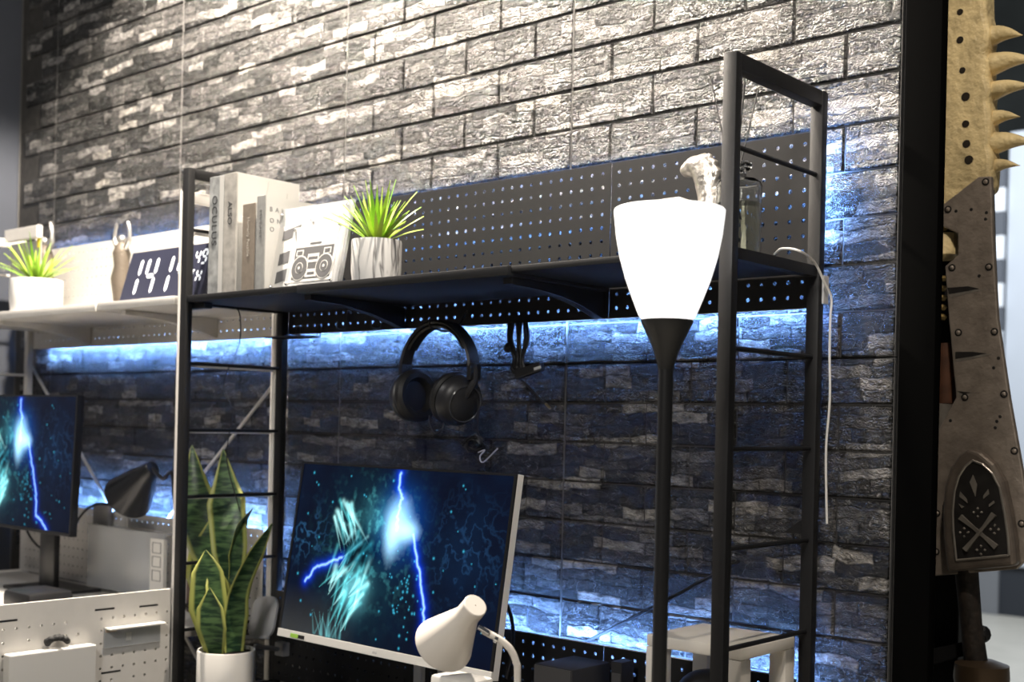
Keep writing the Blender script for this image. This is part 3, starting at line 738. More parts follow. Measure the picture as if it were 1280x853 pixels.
md = bo.modifiers.new('merge', 'REMESH'); md.mode = 'VOXEL'; md.voxel_size = .0035; md.use_smooth_shade = True
tx = bpy.data.textures.new('hammered', 'CLOUDS'); tx.noise_scale = .018
dm = bo.modifiers.new('hammer', 'DISPLACE'); dm.texture = tx; dm.strength = .004; dm.mid_level = .5
tag(bo, 'crumpled silver animal head bust behind the lit lamp shade', 'bust')
q = PY(845, 258, 1.93)
tag(MB().box(q.x-.030, q.x+.030, 1.90, 1.95, SZ+.0005, PY(845, 249, 1.93).z, bev=.012).build('crystal_block', mat('pale_crystal', (.75, .74, .72), .15, coat=.5), smooth=True), 'small pale block showing just above the lit lamp shade', 'ornament')

dc = PY(922, 312, 1.93); bt = PY(922, 227, 1.93).z-SZ; nk = PY(922, 203, 1.93).z-SZ
td = thing('reed_diffuser', 'clear glass bottle with thin black reeds behind the front right post', 'diffuser', (dc.x, 1.93, SZ+.0005))
c = (dc.x, 1.93, SZ+.0005); rb = .042
MB().lathe([(rb*.9, 0), (rb, .005), (rb, bt-.010), (rb*.9, bt), (.014, bt+.006), (.012, nk-.022), (.022, nk-.014), (.023, nk-.004), (.016, nk), (.010, nk), (.009, bt+.004), (rb*.85, bt-.006), (rb-.003, bt-.014), (rb-.003, .007), (.001, .006)], c, 40, cap=False).build('bottle', GLASS, td, smooth=True)
lz = PY(922, 256, 1.93).z-SZ
MB().lathe([(rb-.0034, .0075), (rb-.0034, lz)], c, 40).build('oil', mat('pale_oil', (.90, .88, .74), .05, trans=1, ior=1.4), td, smooth=True)
for q0, q1 in (((888, 95), (912, 212)), ((925, 96), (917, 212)), ((931, 98), (921, 212)), ((948, 112), (924, 212))):
    a = PY(*q0, 1.94); b = PY(*q1, 1.93); e = b+(b-a).normalized()*.10
    MB().tube([a, e], .0014, 5).build('reed', BLKS, td)

# white cable draped over the shelf end and down the rear post
yp = 1.93
cp = [PY(968, 318, 1.95), PY(978, 311, 1.94), PY(1000, 314, 1.93), PX(1018, 328, -1.062), PX(1030, 352, -1.062), PX(1039, 372, -1.060)]
cp += [Vector((-1.062, 2.082, PX(1035, 398, -1.062).z))]
for k, yy in enumerate((440, 500, 560, 620, 655)): cp.append(Vector((-1.063+.003*math.sin(k*2.1), 2.084, PX(1032, yy, -1.062).z)))
tag(MB().tube(smooth_path(cp, 6), .0022, 6).build('white_cable', WCABLE, smooth=True), 'thin white cable curling over the right shelf end and down the rear post', 'cable')
q = PX(1041, 382, -1.066); q2 = PX(1038, 346, -1.066)
tag(MB().box(-1.0705, -1.066, 2.062, 2.082, q.z, q2.z, bev=.001).build('cable_clip', GREYW), 'grey plastic cable clip on the rear right post', 'clip')
q = PY(250, 378, 1.80)
tag(MB().box(PY(234, 378, 1.79).x, PY(262, 378, 1.79).x, 1.775, 1.80, H+.2750, H+.2903, bev=.003).build('switch_box', BLKP), 'small black switch box under the left end of the black shelf', 'switch')
tag(MB().tube(smooth_path([PY(285, 377, 1.90), PY(293, 383, 1.90), PY(300, 395, 1.90), PY(299, 430, 1.90), PY(285, 462, 1.90), PY(280, 485, 1.90), PY(291, 515, 1.90), PY(286, 545, 1.90), PY(284, 580, 1.90), PY(300, 640, 1.90)], 6), .0016, 5).build('black_cable', RUBBER, smooth=True), 'thin black cable dangling inside the left ladder above the snake plant', 'cable')

# ================================================================== HANGING THINGS
hk = thing('headphones', 'black over-ear headphones hanging under the black shelf', 'headphones', (PY(548, 530, 1.98).x, 1.98, PY(548, 402, 1.98).z))
HX = PY(548, 470, 1.98).x; hz_top = PY(548, 403, 1.98).z; ra = .112; rbz = hz_top-PY(548, 468, 1.98).z
arc = []; wdt = []
def band(r_off, wy, t0, t1, m, nm, n=22, flat_=.35):
    q = MB(); vs = []; fs = []
    for i in range(n+1):
        a = math.radians(t0+(t1-t0)*i/n); cx, cz = math.cos(a), math.sin(a)
        for (s, o) in ((-1, 0), (-.8, .004), (.8, .004), (1, 0), (.8, -.004), (-.8, -.004)):
            vs.append(Vector((HX+cx*(ra+r_off+o), 1.98+s*wy, hz_top-rbz+cz*(rbz+r_off+o))))
    for i in range(n):
        for j in range(6): fs.append((i*6+j, i*6+(j+1) % 6, (i+1)*6+(j+1) % 6, (i+1)*6+j))
    fs += [tuple(range(6))[::-1], tuple(range(n*6, n*6+6))]
    q.add(vs, fs); return q.build(nm, m, hk, smooth=True)
HPM = mat('matte_black_shell', (.022, .022, .025), .38); PAD = mat('black_leather_pad', (.010, .010, .011), .5)
band(0, .020, 8, 172, HPM, 'headband'); band(-.009, .016, 32, 148, PAD, 'headband_cushion')
zc0 = PY(525, 496, 1.98).z
xL = PY(505, 490, 1.98).x; xR = PY(592, 480, 1.98).x
for s, px_c, py_c, tilt in ((-1, 514, 496, .10), (1, 573, 501, -.22)):
    C0 = PY(px_c, py_c, 1.98); ax = Vector((1, -.25 if s > 0 else -.12, tilt if s < 0 else -.28)).normalized()
    if s < 0: ax = -ax
    # shell outward, pad inward along -ax
    sc_y = .95
    cup = MB(); cup.lathe([(.001, .027), (.030, .026), (.044, .018), (.050, .006), (.051, -.004), (.047, -.008), (.001, -.008)], (0, 0, 0), 32, ax)
    for v in cup.v: v *= 1.16; v.y *= sc_y; v += C0
    cupo = cup.build('ear_cup', HPM, hk, smooth=True)
    rg = MB(); rg.lathe([(.034, .0262), (.036, .0275), (.038, .0255)], (0, 0, 0), 32, ax, cap=False)
    for v in rg.v: v *= 1.16; v.y *= sc_y; v += C0
    rg.build('accent_ring', mat('gloss_ring', (.05, .05, .055), .15), cupo, smooth=True)
    pad = MB(); P = [(.050, -.009), (.054, -.015), (.053, -.024), (.046, -.029), (.036, -.028), (.031, -.021), (.030, -.012), (.001, -.011)]
    pad.lathe(P, (0, 0, 0), 32, ax)
    for v in pad.v: v *= 1.16; v.y *= sc_y; v += C0
    pad.build('ear_pad', PAD, hk, smooth=True)
    xe = HX+s*ra*.985
    z1 = hz_top-rbz+.02
    tip = C0+ax*.018
    MB().tube(smooth_path([(xe, 1.98, z1), (xe+s*.004, 1.98, z1-.03), ((xe+s*.004+tip.x)/2+s*.004, 1.975, (z1-.03+tip.z)/2), tip], 5), [.0085]*15+[.0065], 8).build('yoke', HPM, hk, smooth=True)
    MB().box(xe-.007, xe+.007, 1.962, 1.998, z1-.035, z1+.004, bev=.004).build('slider', BLKP, hk, smooth=True)
pp = [PY(556, 520, 1.97), PY(552, 538, 1.96), PY(543, 542, 1.96), PY(537, 530, 1.965), PY(537, 520, 1.97)]
MB().tube(smooth_path(pp), .0022, 6).build('cable', RUBBER, hk, smooth=True)
rnd = random.Random(5)
tang = [PY(597, 500, 1.99), PY(598, 520, 1.99), PY(597, 540, 1.99)]
cc_ = (592, 556)
for i in range(40):
    a = i*1.9; r = 8+9*rnd.random(); tang.append(PY(cc_[0]+math.cos(a)*r*1.0, cc_[1]+math.sin(a)*r*.75, 1.99+rnd.uniform(-.012, .012)))
MB().tube(smooth_path(tang, 4), .0020, 5).build('coiled_lead', RUBBER, hk, smooth=True)
MB().tube(smooth_path([PY(598, 566, 1.97), PY(606, 563, 1.97), PY(600, 571, 1.97), PY(604, 578, 1.97), PY(622, 561, 1.97)]), .0016, 5).build('twist_tie', mat('pale_tie', (.5, .5, .58), .4), hk, smooth=True)
# hook carrying the headphones
def hook(label, pxy, Y=2.0705, drop=.03, out=.035, grp='small black pegboard hooks'):
    p = PY(*pxy, Y); q = MB()
    q.tube(smooth_path([p+Vector((0, .006, .012)), p+Vector((0, -.002, .012)), p+Vector((0, -.004, -drop)), p+Vector((0, -out, -drop-.004)), p+Vector((0, -out-.002, -drop+.014))], 5), .0022, 6)
    o = q.build('pegboard_hook', BLKP, smooth=True); return tag(o, label, 'hook', grp)
hook('black pegboard hook right of the wire rack', (435, 396))
hook('second black hook from the wire rack, left of the headphones', (478, 394))
h3 = MB(); hp0 = Vector((HX, 2.0705, hz_top+.020))
h3.tube(smooth_path([hp0+Vector((0, .004, .01)), hp0+Vector((0, -.006, .008)), Vector((HX, 2.03, hz_top-.0150)), Vector((HX, 1.955, hz_top-.0150)), Vector((HX, 1.948, hz_top+.005))], 5), .0024, 6)
tag(h3.build('pegboard_hook', BLKP, smooth=True), 'black pegboard hook carrying the headphones', 'hook', 'small black pegboard hooks')
rk = thing('wire_rack', 'black wire rack on the lower left of the upper pegboard', 'rack', PY(370, 418, 2.05))
za = PY(365, 422, 2.03).z
xa, xb = PY(342, 424, 2.03).x, PY(388, 418, 2.03).x
MB().tube([(xa, 2.0, za), (xb, 2.0, za), (xb, 2.06, za), (xa, 2.06, za), (xa, 2.0, za)], .0020, 6).build('rail', BLKP, rk, smooth=True)
for f in (.25, .5, .75): MB().tube([(xa+(xb-xa)*f, 2.0, za), (xa+(xb-xa)*f, 2.06, za)], .0018, 5).build('rod', BLKP, rk)
for f in (.35, .92):
    x = xa+(xb-xa)*f; MB().tube(smooth_path([(x-.006, 2.069, za), (x-.006, 2.068, za+.028), (x, 2.067, za+.034), (x+.006, 2.068, za+.028), (x+.006, 2.069, za)], 4), .0020, 5).build('hanger', BLKP, rk, smooth=True)
# bundle of cables
cb = thing('cable_bundle', 'bundle of black cables with a silver plug right of the headphones', 'cables', PY(648, 470, 2.03))
rnd = random.Random(9)
for i in range(8):
    x = 636+i*3.2; q = [PY(x, 404, 2.04), PY(x+rnd.uniform(-3, 3), 425, 2.03), PY(643+i*1.7+rnd.uniform(-2, 2), 448, 2.03), PY(640+i*2.2, 462, 2.03)]
    if i % 3 == 0: q.append(PY(652+i, 470, 2.02))
    MB().tube(smooth_path(q, 5), .0034, 6).build('cable', RUBBER, cb, smooth=True)
Mx = frame_mat(PY(646, 470, 2.01), PY(672, 461, 2.01)-PY(646, 470, 2.01), (0, 0, 1))
MB().box(0, .075, -.008, .012, -.008, .008, Mx, bev=.002).build('plug', BLKP, cb)
MB().box(.058, .078, -.004, .002, .0082, .0092, Mx).build('plug_contact', mat('bright_silver', (.9, .9, .9), .2, .6), cb)  # plain bright silver contact face
MB().tube(smooth_path([PY(640, 462, 2.02), PY(655, 478, 2.02), PY(672, 495, 2.02), PY(684, 507, 2.02)]), .0026, 6).build('cable', RUBBER, cb, smooth=True)
MB().tube([PY(682, 505, 2.02), PY(688, 511, 2.02)], .003, 6).build('brass_tip', mat('brass', (.45, .38, .25), .3, 1), cb)
MB().ball(PY(636, 435, 2.03), .012, 8, 6).build('velcro_tie', BLKS, cb)

# ================================================================== TORCHIERE
LD = 1.85
lp = PD(837, 262, LD); LX, LY = lp.x, lp.y
tl = thing('floor_lamp', 'black floor lamp with a glowing white glass shade before the right ladder', 'lamp', (LX, LY, 0))
pxm = LD/F_PX
def lz_(py): return PD(837, py, LD).z
prof = [(62, 402.5), (65, 397)]
sh = [(31, 402), (36, 394), (44, 374), (53, 350), (61, 322), (66, 295), (68.5, 272), (69.2, 264), (68.3, 262.5), (66.5, 264), (65, 280), (58, 325), (46, 362), (33, 392), (.5, 397)]
MB().lathe([(a*pxm, lz_(b)) for a, b in sh], (LX, LY, 0), 48, cap=False).build('lamp_shade', GLOW, tl, smooth=True)
cu = [(.5, 400), (33, 400.5), (32, 405), (27, 415), (21, 427), (15, 442), (11, 455), (9.6, 462), (.5, 463)]
MB().lathe([(a*pxm, lz_(b)) for a, b in cu], (LX, LY, 0), 32).build('cup', BLKP, tl, smooth=True)
MB().lathe([(9.4*pxm, .02), (9.4*pxm, lz_(460))], (LX, LY, 0), 20).build('pole', BLKP, tl, smooth=True)
MB().lathe([(.13, 0), (.13, .015), (.03, .024), (.012, .03)], (LX, LY, 0), 32).build('base', BLKP, tl, smooth=True)
pl = bpy.data.lights.new('bulb_light', 'POINT'); pl.energy = 3.5; pl.color = (1, .95, .88); pl.shadow_soft_size = .05
po = bpy.data.objects.new('bulb_light', pl); po.location = (LX, LY, lz_(262)+.05); COL.objects.link(po)

# ================================================================== DESK THINGS, BLACK DESK
# white cone desk lamp
DL = 1.95
fwd = -FW
axd = (.766*(.585*RT+.81*UP)+.64*fwd).normalized()
capc = PD(594.5, 757, DL)
tw = thing('desk_lamp', 'white cone-headed desk lamp in front of the white monitor', 'lamp', (PD(648, 853, DL).x, PD(648, 853, DL).y, H-.70))
Lh = .128
pr = [(.001, 0), (.0185, 0), (.0200, -.0015), (.0205, -.034), (.0280, -.056), (.0500, -.120), (.0505, -.125), (.0485, -.128), (.0465, -.124), (.026, -.058), (.018, -.036), (.001, -.034)]
MB().lathe(pr, capc, 40, axd, cap=False).build('lamp_head', CREAM, tw, smooth=True)
arm = [PD(603, 788, DL), PD(612, 793, DL), PD(626, 801, DL), PD(638, 812, DL), PD(645, 828, DL), PD(647, 848, DL)]
arm.append(Vector((arm[-1].x+.002, arm[-1].y, H-.55))); arm.append(Vector((arm[-1].x, arm[-1].y, H-.69)))
MB().tube(smooth_path(arm, 7), .0056, 12).build('arm', CREAM, tw, smooth=True)
MB().tube([PD(598, 784, DL-.005), PD(611, 792, DL-.005)], .0042, 10).build('joint', CHROME, tw, smooth=True)
MB().tube([PD(618, 798, DL), PD(622, 800, DL)], .0066, 12).build('collar', CHROME, tw, smooth=True)
MB().lathe([(.07, 0), (.07, .012), (.062, .016), (.001, .017)], (arm[-1].x, arm[-1].y, H-.70), 32).build('base', CREAM, tw, smooth=True)
# small white device at the very bottom, under the lamp head
q = PD(572, 847, 2.02)
tag(MB().box(q.x-.035, q.x+.055, q.y-.03, q.y+.03, H-.699, q.z+.004, bev=.006).build('white_box', WHTP, smooth=True), 'white box on the black desk below the desk lamp head', 'box')
# white open cube stand at right
WC = mat('white_cube_paint', (.74, .70, .64), .45)
A = PY(808, 792, 1.83); Bp = PY(940, 812, 1.83)
x0, x1, y0, y1 = -1.2995, -1.0990, 1.855, 2.045
cs = thing('cube_stand', 'white open-sided cube stand on the black desk behind the right ladder', 'stand', ((x0+x1)/2, (y0+y1)/2, H-.70))
zt = H-.378
MB().box(x0, x1, y0, y1, zt-.022, zt, bev=.003).build('top', WC, cs, smooth=True)
for xx in (x0, x1-.034):
    for yy in (y0, y1-.034): MB().box(xx, xx+.034, yy, yy+.034, H-.699, zt-.0225, bev=.002).build('leg', WC, cs, smooth=True)
MB().box(x0, x1, y0, y1, H-.6995, H-.68).build('bottom', WC, cs)
q = MB(); q.ball(((x0+x1)/2-.01, 1.93, zt-.115), .066, 24, 14, (1, .8, .8)).build; 
tb = q.build('round_speaker', BLKP, org=((x0+x1)/2-.01, 1.93, H-.66), smooth=True)
tag(tb, 'round black speaker inside the white cube stand', 'speaker')
MB().tube([((x0+x1)/2-.01, 1.93, zt-.16), ((x0+x1)/2-.01, 1.93, H-.679)], .02, 12).build('foot', BLKP, tb, smooth=True)
# dark box and small carton in front of the lower pegboard
DG = mat('charcoal_device', (.030, .030, .033), .55); DGF = mat('grey_device_face', (.085, .083, .085), .5)
q0 = PY(667, 830, 1.90); q1 = PY(714, 839, 1.90)
zt2 = PY(690, 834, 1.90).z
tb = thing('black_device', 'dark box with grey front before the lower black pegboard', 'device', ((q0.x+q1.x)/2, 1.95, H-.70))
MB().box(q0.x, q1.x, 1.903, 2.03, H-.699, zt2, bev=.003).build('case', DG, tb, smooth=True)
MB().box(q0.x+.002, q1.x-.002, 1.900, 1.9028, H-.697, zt2-.002).build('front', DGF, tb)
q0 = PY(764, 842, 1.98); q1 = PY(777, 842, 1.98)
tb = thing('small_carton', 'small grey carton between the dark box and the white cube stand', 'carton', ((q0.x+q1.x)/2, 2.0, H-.70))
MB().box(q0.x, q1.x, 1.98, 2.02, H-.699, PY(770, 828, 1.98).z).build('box', DG, tb)
MB().box(q0.x+.002, q1.x-.002, 1.9790, 1.9798, H-.697, PY(770, 842, 1.98).z).build('paper_label', DGF, tb)
tag(MB().tube(smooth_path([PY(630, 752, 2.0), PY(637, 765, 2.0), PY(641, 785, 2.0), PY(640, 815, 1.99), PY(632, 850, 1.95)]), .0042, 8).build('monitor_cable', RUBBER, smooth=True), 'black cable bowing out behind the right edge of the white monitor', 'cable')

# snake plant
def snake_mat():
    m = bpy.data.materials.new('snake_plant_leaf'); m.use_nodes = True; nt = m.node_tree; N = nt.nodes.new; L = nt.links.new
    b = nt.nodes['Principled BSDF']; b.inputs['Roughness'].default_value = .36
    at = N('ShaderNodeAttribute'); at.attribute_name = 'rim'
    g = N('ShaderNodeNewGeometry'); mp = N('ShaderNodeMapping'); mp.inputs['Scale'].default_value = (22, 22, 95); L(g.outputs['Position'], mp.inputs[0])
    n = N('ShaderNodeTexNoise'); n.inputs['Scale'].default_value = 1; n.inputs['Detail'].default_value = 3; n.inputs['Distortion'].default_value = .5; L(mp.outputs[0], n.inputs['Vector'])
    r = N('ShaderNodeValToRGB'); r.color_ramp.elements[0].position = .42; r.color_ramp.elements[0].color = (.018, .050, .024, 1)
    r.color_ramp.elements[1].position = .62; r.color_ramp.elements[1].color = (.11, .20, .075, 1); L(n.outputs['Fac'], r.inputs[0])
    st = N('ShaderNodeMapRange'); st.inputs['From Min'].default_value = .70; st.inputs['From Max'].default_value = .82; L(at.outputs['Fac'], st.inputs['Value'])
    mx = N('ShaderNodeMix'); mx.data_type = 'RGBA'; L(st.outputs[0], mx.inputs[0]); L(r.outputs[0], mx.inputs[6]); mx.inputs[7].default_value = (.46, .48, .13, 1)
    L(mx.outputs[2], b.inputs['Base Color']); return m
SNK = snake_mat()
PCX, PCY = PY(283, 812, 1.80).x, 1.80
rimz = PY(283, 812, 1.80).z; prad = 36*PY(283, 812, 1.80).__sub__(CAM).dot(FW)/F_PX
sn = thing('snake_plant', 'tall variegated snake plant in a white cylinder pot by the left ladder', 'plant', (PCX, PCY, H-.70))
ph = rimz-(H-.70)
MB().lathe([(prad*.93, .0005), (prad, .006), (prad, ph-.003), (prad*.98, ph), (prad*.93, ph), (prad*.92, ph-.014), (.001, ph-.015)], (PCX, PCY, H-.70), 48).build('pot', mat('white_glazed_pot', (.74, .72, .68), .3), sn, smooth=True)
MB().lathe([(prad*.915, ph-.0145), (prad*.90, ph-.008), (.001, ph-.005)], (PCX, PCY, H-.70), 24).build('soil', mat('dark_soil_2', (.02, .016, .012), .9), sn)
def snake_leaf(pts, widths, facing=0.0, twist=0.0):
    """pts: list of world centre points; widths: half-widths"""
    P = smooth_path(pts, 5); n = len(P); W_ = []
    for i in range(n):
        t = i/(n-1)*(len(widths)-1); k = min(int(t), len(widths)-2); f = t-k; W_.append(widths[k]*(1-f)+widths[k+1]*f)
    me_v = []; me_f = []; rim = []; K = 8
    for i, p in enumerate(P):
        t = (P[min(i+1, n-1)]-P[max(i-1, 0)]).normalized()
        side = (math.cos(facing+twist*i/n)*RT + math.sin(facing+twist*i/n)*FW); side = (side-t*side.dot(t)).normalized(); nn = side.cross(t)
        for j in range(K+1):
            s = j/K*2-1; me_v.append(p+side*s*W_[i]+nn*(W_[i]*.30*(s*s)-.0005)); rim.append(abs(s))
        for j in range(K+1):
            s = 1-j/K*2; me_v.append(p+side*s*W_[i]+nn*(W_[i]*.30*(s*s)+.0015*(1-s*s))); rim.append(abs(s))
    R2 = 2*(K+1)
    for i in range(n-1):
        for j in range(R2): me_f.append((i*R2+j, i*R2+(j+1) % R2, (i+1)*R2+(j+1) % R2, (i+1)*R2+j))
    mb = MB(); mb.add(me_v, me_f); o = mb.build('leaf', SNK, sn, smooth='all')
    a = o.data.attributes.new('rim', 'FLOAT', 'POINT'); a.data.foreach_set('value', rim)
    return o
def SL(pp, ws, Ys, facing=0, twist=0):
    """leaf through pixel-measured stations, each at its own distance"""
    snake_leaf([PY(x, y, Y) for (x, y), Y in zip(pp, Ys)], [w_*(3.9 if w_ > 2 else 2.9)/F_PX for w_ in ws], facing, twist)
SL([(268, 815), (262, 760), (260, 715), (257, 688)], [9, 19, 15, 1], [1.79, 1.77, 1.765, 1.76], .1)
SL([(270, 818), (266, 785), (264, 760), (262, 735)], [8, 15, 13, 1], [1.77, 1.75, 1.745, 1.74], -.1)
SL([(276, 815), (274, 770), (270, 730), (262, 700)], [8, 14, 11, 1], [1.80, 1.79, 1.785, 1.78], .5)
SL([(291, 815), (293, 770), (299, 735), (320, 690), (340, 655)], [10, 13, 10, 8, 1], [1.80, 1.80, 1.80, 1.80, 1.80], .7, -.4)
SL([(285, 815), (286, 760), (280, 735), (268, 708)], [6, 8, 7, 1], [1.82, 1.82, 1.82, 1.82], .6)
SL([(283, 812), (290, 770), (297, 735), (290, 690), (272, 630)], [6, 6, 9, 14, 2], [1.83, 1.86, 1.90, 1.95, 2.0], .3)
SL([(276, 812), (270, 740), (262, 690), (248, 640), (240, 557)], [6, 8, 20, 24, 1], [1.81, 1.84, 1.87, 1.90, 1.92], .1)
SL([(288, 812), (290, 740), (288, 690), (284, 630), (279, 562)], [6, 8, 18, 20, 1], [1.83, 1.86, 1.90, 1.94, 1.97], .0)
SL([(280, 812), (262, 760), (256, 720), (258, 690), (266, 645)], [6, 10, 18, 17, 1], [1.82, 1.84, 1.87, 1.88, 1.90], -.2)
SL([(282, 812), (290, 720), (292, 690), (300, 655), (316, 635)], [5, 6, 8, 10, 1], [1.84, 1.88, 1.91, 1.93, 1.94], .9, .5)
SL([(296, 812), (302, 760), (312, 720), (322, 690)], [5, 6, 5, 1], [1.83, 1.84, 1.85, 1.85], 1.0)

# phone stand clamped to the rear left post
t = thing('phone_holder', 'grey rounded phone holder clamped to the rear left post', 'phone holder', PY(325, 800, 1.93))
c0 = PY(308, 798, 1.93); c1 = PY(332, 798, 1.93); up = PY(338, 745, 1.96)-PY(332, 797, 1.93)
Mx = frame_mat(c0, c1-c0, up); wv = (c1-c0).length
rp = []; Wd, Hd, rr_ = wv*1.3, up.length, wv*.38
for cx, cy, a0 in ((Wd-rr_, Hd-rr_, 0), (rr_, Hd-rr_, 90), (rr_, rr_, 180), (Wd-rr_, rr_, 270)):
    for k in range(7): rp.append(Mx @ Vector((cx+rr_*math.cos(math.radians(a0+15*k)), cy+rr_*math.sin(math.radians(a0+15*k)), -.006)))
MB().prism(rp, Mx.to_3x3() @ Vector((0, 0, .006))).build('plate', GREYW, t, smooth=True)
MB().box(.002, wv*1.2, -.004, .006, 0, .012, Mx, bev=.002).build('ledge', GREYW, t)
MB().tube([PY(318, 808, 1.95), PY(348, 812, 2.02)], .006, 8).build('arm', GREYW, t, smooth=True)
q = PY(349, 812, 2.03)
MB().box(q.x-.018, q.x+.018, 2.028, 2.052, q.z-.018, q.z+.018, bev=.003).build('clamp', GREYW, t, smooth=True)

# ================================================================== WHITE DESK THINGS
WZ = H+.309
q = PY(41, 384, 1.83); zt = PY(41, 348, 1.79).z
spiky('spiky green plant in a plain white pot on the white shelf', (q.x, 1.84, WZ+.0005), .077, zt-WZ+.004, mat('plain_white_pot', (.82, .81, .79), .4), 34, .15, 11)
# digital clock
tc, MC, wc, hc = leaning('digital_clock', 'black slanted digital clock showing 14:14 on the white shelf', 'clock', (148, 373), (254, 367), (166, 317), .012, mat('clock_face', (.030, .032, .055), .3), 1.80, None, WZ)
SEG = {'1': 'bc', '4': 'fgbc', '9': 'abcdfg', 'T': 'at', 'H': 'fgbce'}
def seg_digit(ch, x, y, w_, h_, th_, depth=.0008):
    s = {'a': ((0, 1), (1, 1)), 'b': ((1, 1), (1, .5)), 'c': ((1, .5), (1, 0)), 'd': ((0, 0), (1, 0)), 'e': ((0, 0), (0, .5)), 'f': ((0, .5), (0, 1)), 'g': ((0, .5), (1, .5)), 't': ((.5, 1), (.5, 0))}
    for k in SEG[ch]:
        (ax, ay), (bx, by) = s[k]; a = Vector((x+ax*w_, y+ay*h_)); b = Vector((x+bx*w_, y+by*h_)); d = (b-a).normalized(); a = a+d*th_*.35; b = b-d*th_*.35; n = Vector((-d.y, d.x))*th_*.5
        poly = [a, a+d*th_*.5+n, b-d*th_*.5+n, b, b-d*th_*.5-n, a+d*th_*.5-n]
        MB().prism([MC @ Vector((v.x, v.y, .0004)) for v in poly], MC.to_3x3() @ Vector((0, 0, depth))).build('digit_segment', DIGIT, tc)
dw = wc*.085; dh = hc*.74; y0 = hc*.12
seg_digit('1', wc*.08, y0, dw, dh, hc*.085); seg_digit('4', wc*.255, y0, dw*1.25, dh, hc*.085)
seg_digit('1', wc*.455, y0, dw, dh, hc*.085); seg_digit('4', wc*.63, y0, dw*1.25, dh, hc*.085)
for k, ch in enumerate('49'): seg_digit(ch, wc*(.80+.075*k), hc*.62, wc*.045, hc*.25, hc*.038)
for k, ch in enumerate('TH'): seg_digit(ch, wc*(.79+.075*k), hc*.28, wc*.045, hc*.22, hc*.038)
# statuettes
BRZ = mat('antique_bronze', (.11, .09, .07), .5, .3, bump=.002, bscale=120); PEW = mat('pewter', (.45, .44, .42), .35, .8)
def statuette(label, px, ytop, Y):
    b = PY(px, 372, Y); top = PY(px, ytop, Y).z; hgt = top-WZ; c = (b.x, Y, WZ+.0005); s = hgt/.21
    t = thing('statuette', label, 'statuette', c, 'raised-arm statuettes on the white shelf'); c = Vector(c)
    MB().lathe([(.030*s, 0), (.030*s, .012*s), (.020*s, .018*s)], c, 20).build('base', BRZ, t, smooth=True)
    MB().lathe([(.016*s, .018*s), (.020*s, .05*s), (.024*s, .08*s), (.017*s, .11*s), (.021*s, .14*s), (.014*s, .158*s), (.008*s, .165*s)], c, 18).build('body', BRZ, t, smooth=True)
    MB().ball(c+Vector((0, 0, .172*s)), .011*s, 12, 8).build('head', PEW, t, smooth=True)
    for sg in (-1, 1):
        MB().tube(smooth_path([c+Vector((sg*.014*s, 0, .150*s)), c+Vector((sg*.030*s, 0, .168*s)), c+Vector((sg*.032*s, 0, .190*s)), c+Vector((sg*.024*s, 0, .212*s))], 4), [.006*s]*6+[.0045*s]*6+[.003*s], 8).build('arm', PEW, t, smooth=True)
statuette('slim bronze and pewter statuette behind the digital clock', 151, 280, 1.97)
statuette('bronze statuette with raised arms behind the left potted plant', 54, 281, 2.02)
# dark lamp on the white desk
YL = 1.93
small = PY(190, 585, YL); big = PY(160, 622, YL); ax = (small-big).normalized(); Lc = (small-big).length
tk = thing('desk_lamp', 'black cone-headed desk lamp on the white desk, between monitor and ladder', 'lamp', (PY(220, 700, YL).x, YL+.03, H-.54))
DKM = mat('gunmetal_shade', (.035, .036, .04), .28, .5)
MB().lathe([(.001, Lc+.006), (.018, Lc+.004), (.022, Lc), (.030, Lc*.8), (.072, .0), (.070, -.003), (.028, Lc*.75), (.001, Lc*.78)], big, 36, ax, cap=False).build('lamp_head', DKM, tk, smooth=True)
aa = PY(196, 598, YL); xa_ = PY(220, 650, YL+.03).x
MB().tube(smooth_path([small, aa+Vector((.03, 0, .0)), Vector((xa_-.01, YL+.02, H-.16)), Vector((xa_, YL+.03, H-.30)), Vector((xa_, YL+.03, H-.53))], 6), .006, 8).build('arm', DKM, tk, smooth=True)
MB().lathe([(.036, .0005), (.036, .012), (.001, .014)], (xa_, YL+.03, H-.54), 28).build('base', DKM, tk, smooth=True)
# clamp block and arched cable on the lower white board
q = PY(128, 646, 2.03)
tag(MB().box(q.x-.045, q.x+.045, 2.022, 2.040, q.z-.045, q.z+.040, bev=.004).build('clamp_block', mat('mid_grey_block', (.20, .20, .21), .5), smooth=True), 'mid grey clamp block on the top edge of the white lower pegboard', 'clamp')
tag(MB().tube(smooth_path([PY(93, 660, 1.95), PY(99, 648, 1.95), PY(110, 636, 1.95), PY(124, 630, 1.96), PY(140, 632, 1.98)], 6), .004, 7).build('arched_cable', RUBBER, smooth=True), 'short black cable arching from the left monitor to the grey clamp', 'cable')
# clear organiser hanging on the lower white board
q0 = PY(110, 700, 1.99); q1 = PY(206, 700, 1.99); zt = PY(160, 662, 1.99).z; zb = H-.530
to = thing('acrylic_organizer', 'clear acrylic organiser leaning on the white lower pegboard', 'organizer', ((q0.x+q1.x)/2, 2.0, H-.54))
MB().box(q0.x, q1.x, 1.988, 1.992, zb, zt).build('front_pane', ACRY, to)
MB().box(q0.x, q1.x, 1.9925, 2.040, zt-.004, zt).build('top_ledge', ACRY, to)
MB().box(q0.x, q1.x, 1.9925, 2.040, zb, zb+.004).build('floor_pane', ACRY, to)
q = PY(197, 693, 1.975)
tcal = thing('desk_calendar', 'small white desk calendar with three stacked boxes beside the organiser', 'calendar', (q.x, 1.975, H-.54))
zt = PY(197, 674, 1.975).z; zb = H-.5395
MB().box(q.x-.035, q.x+.035, 1.972, 1.984, zb, zt, bev=.001).build('board', WHTP, tcal)
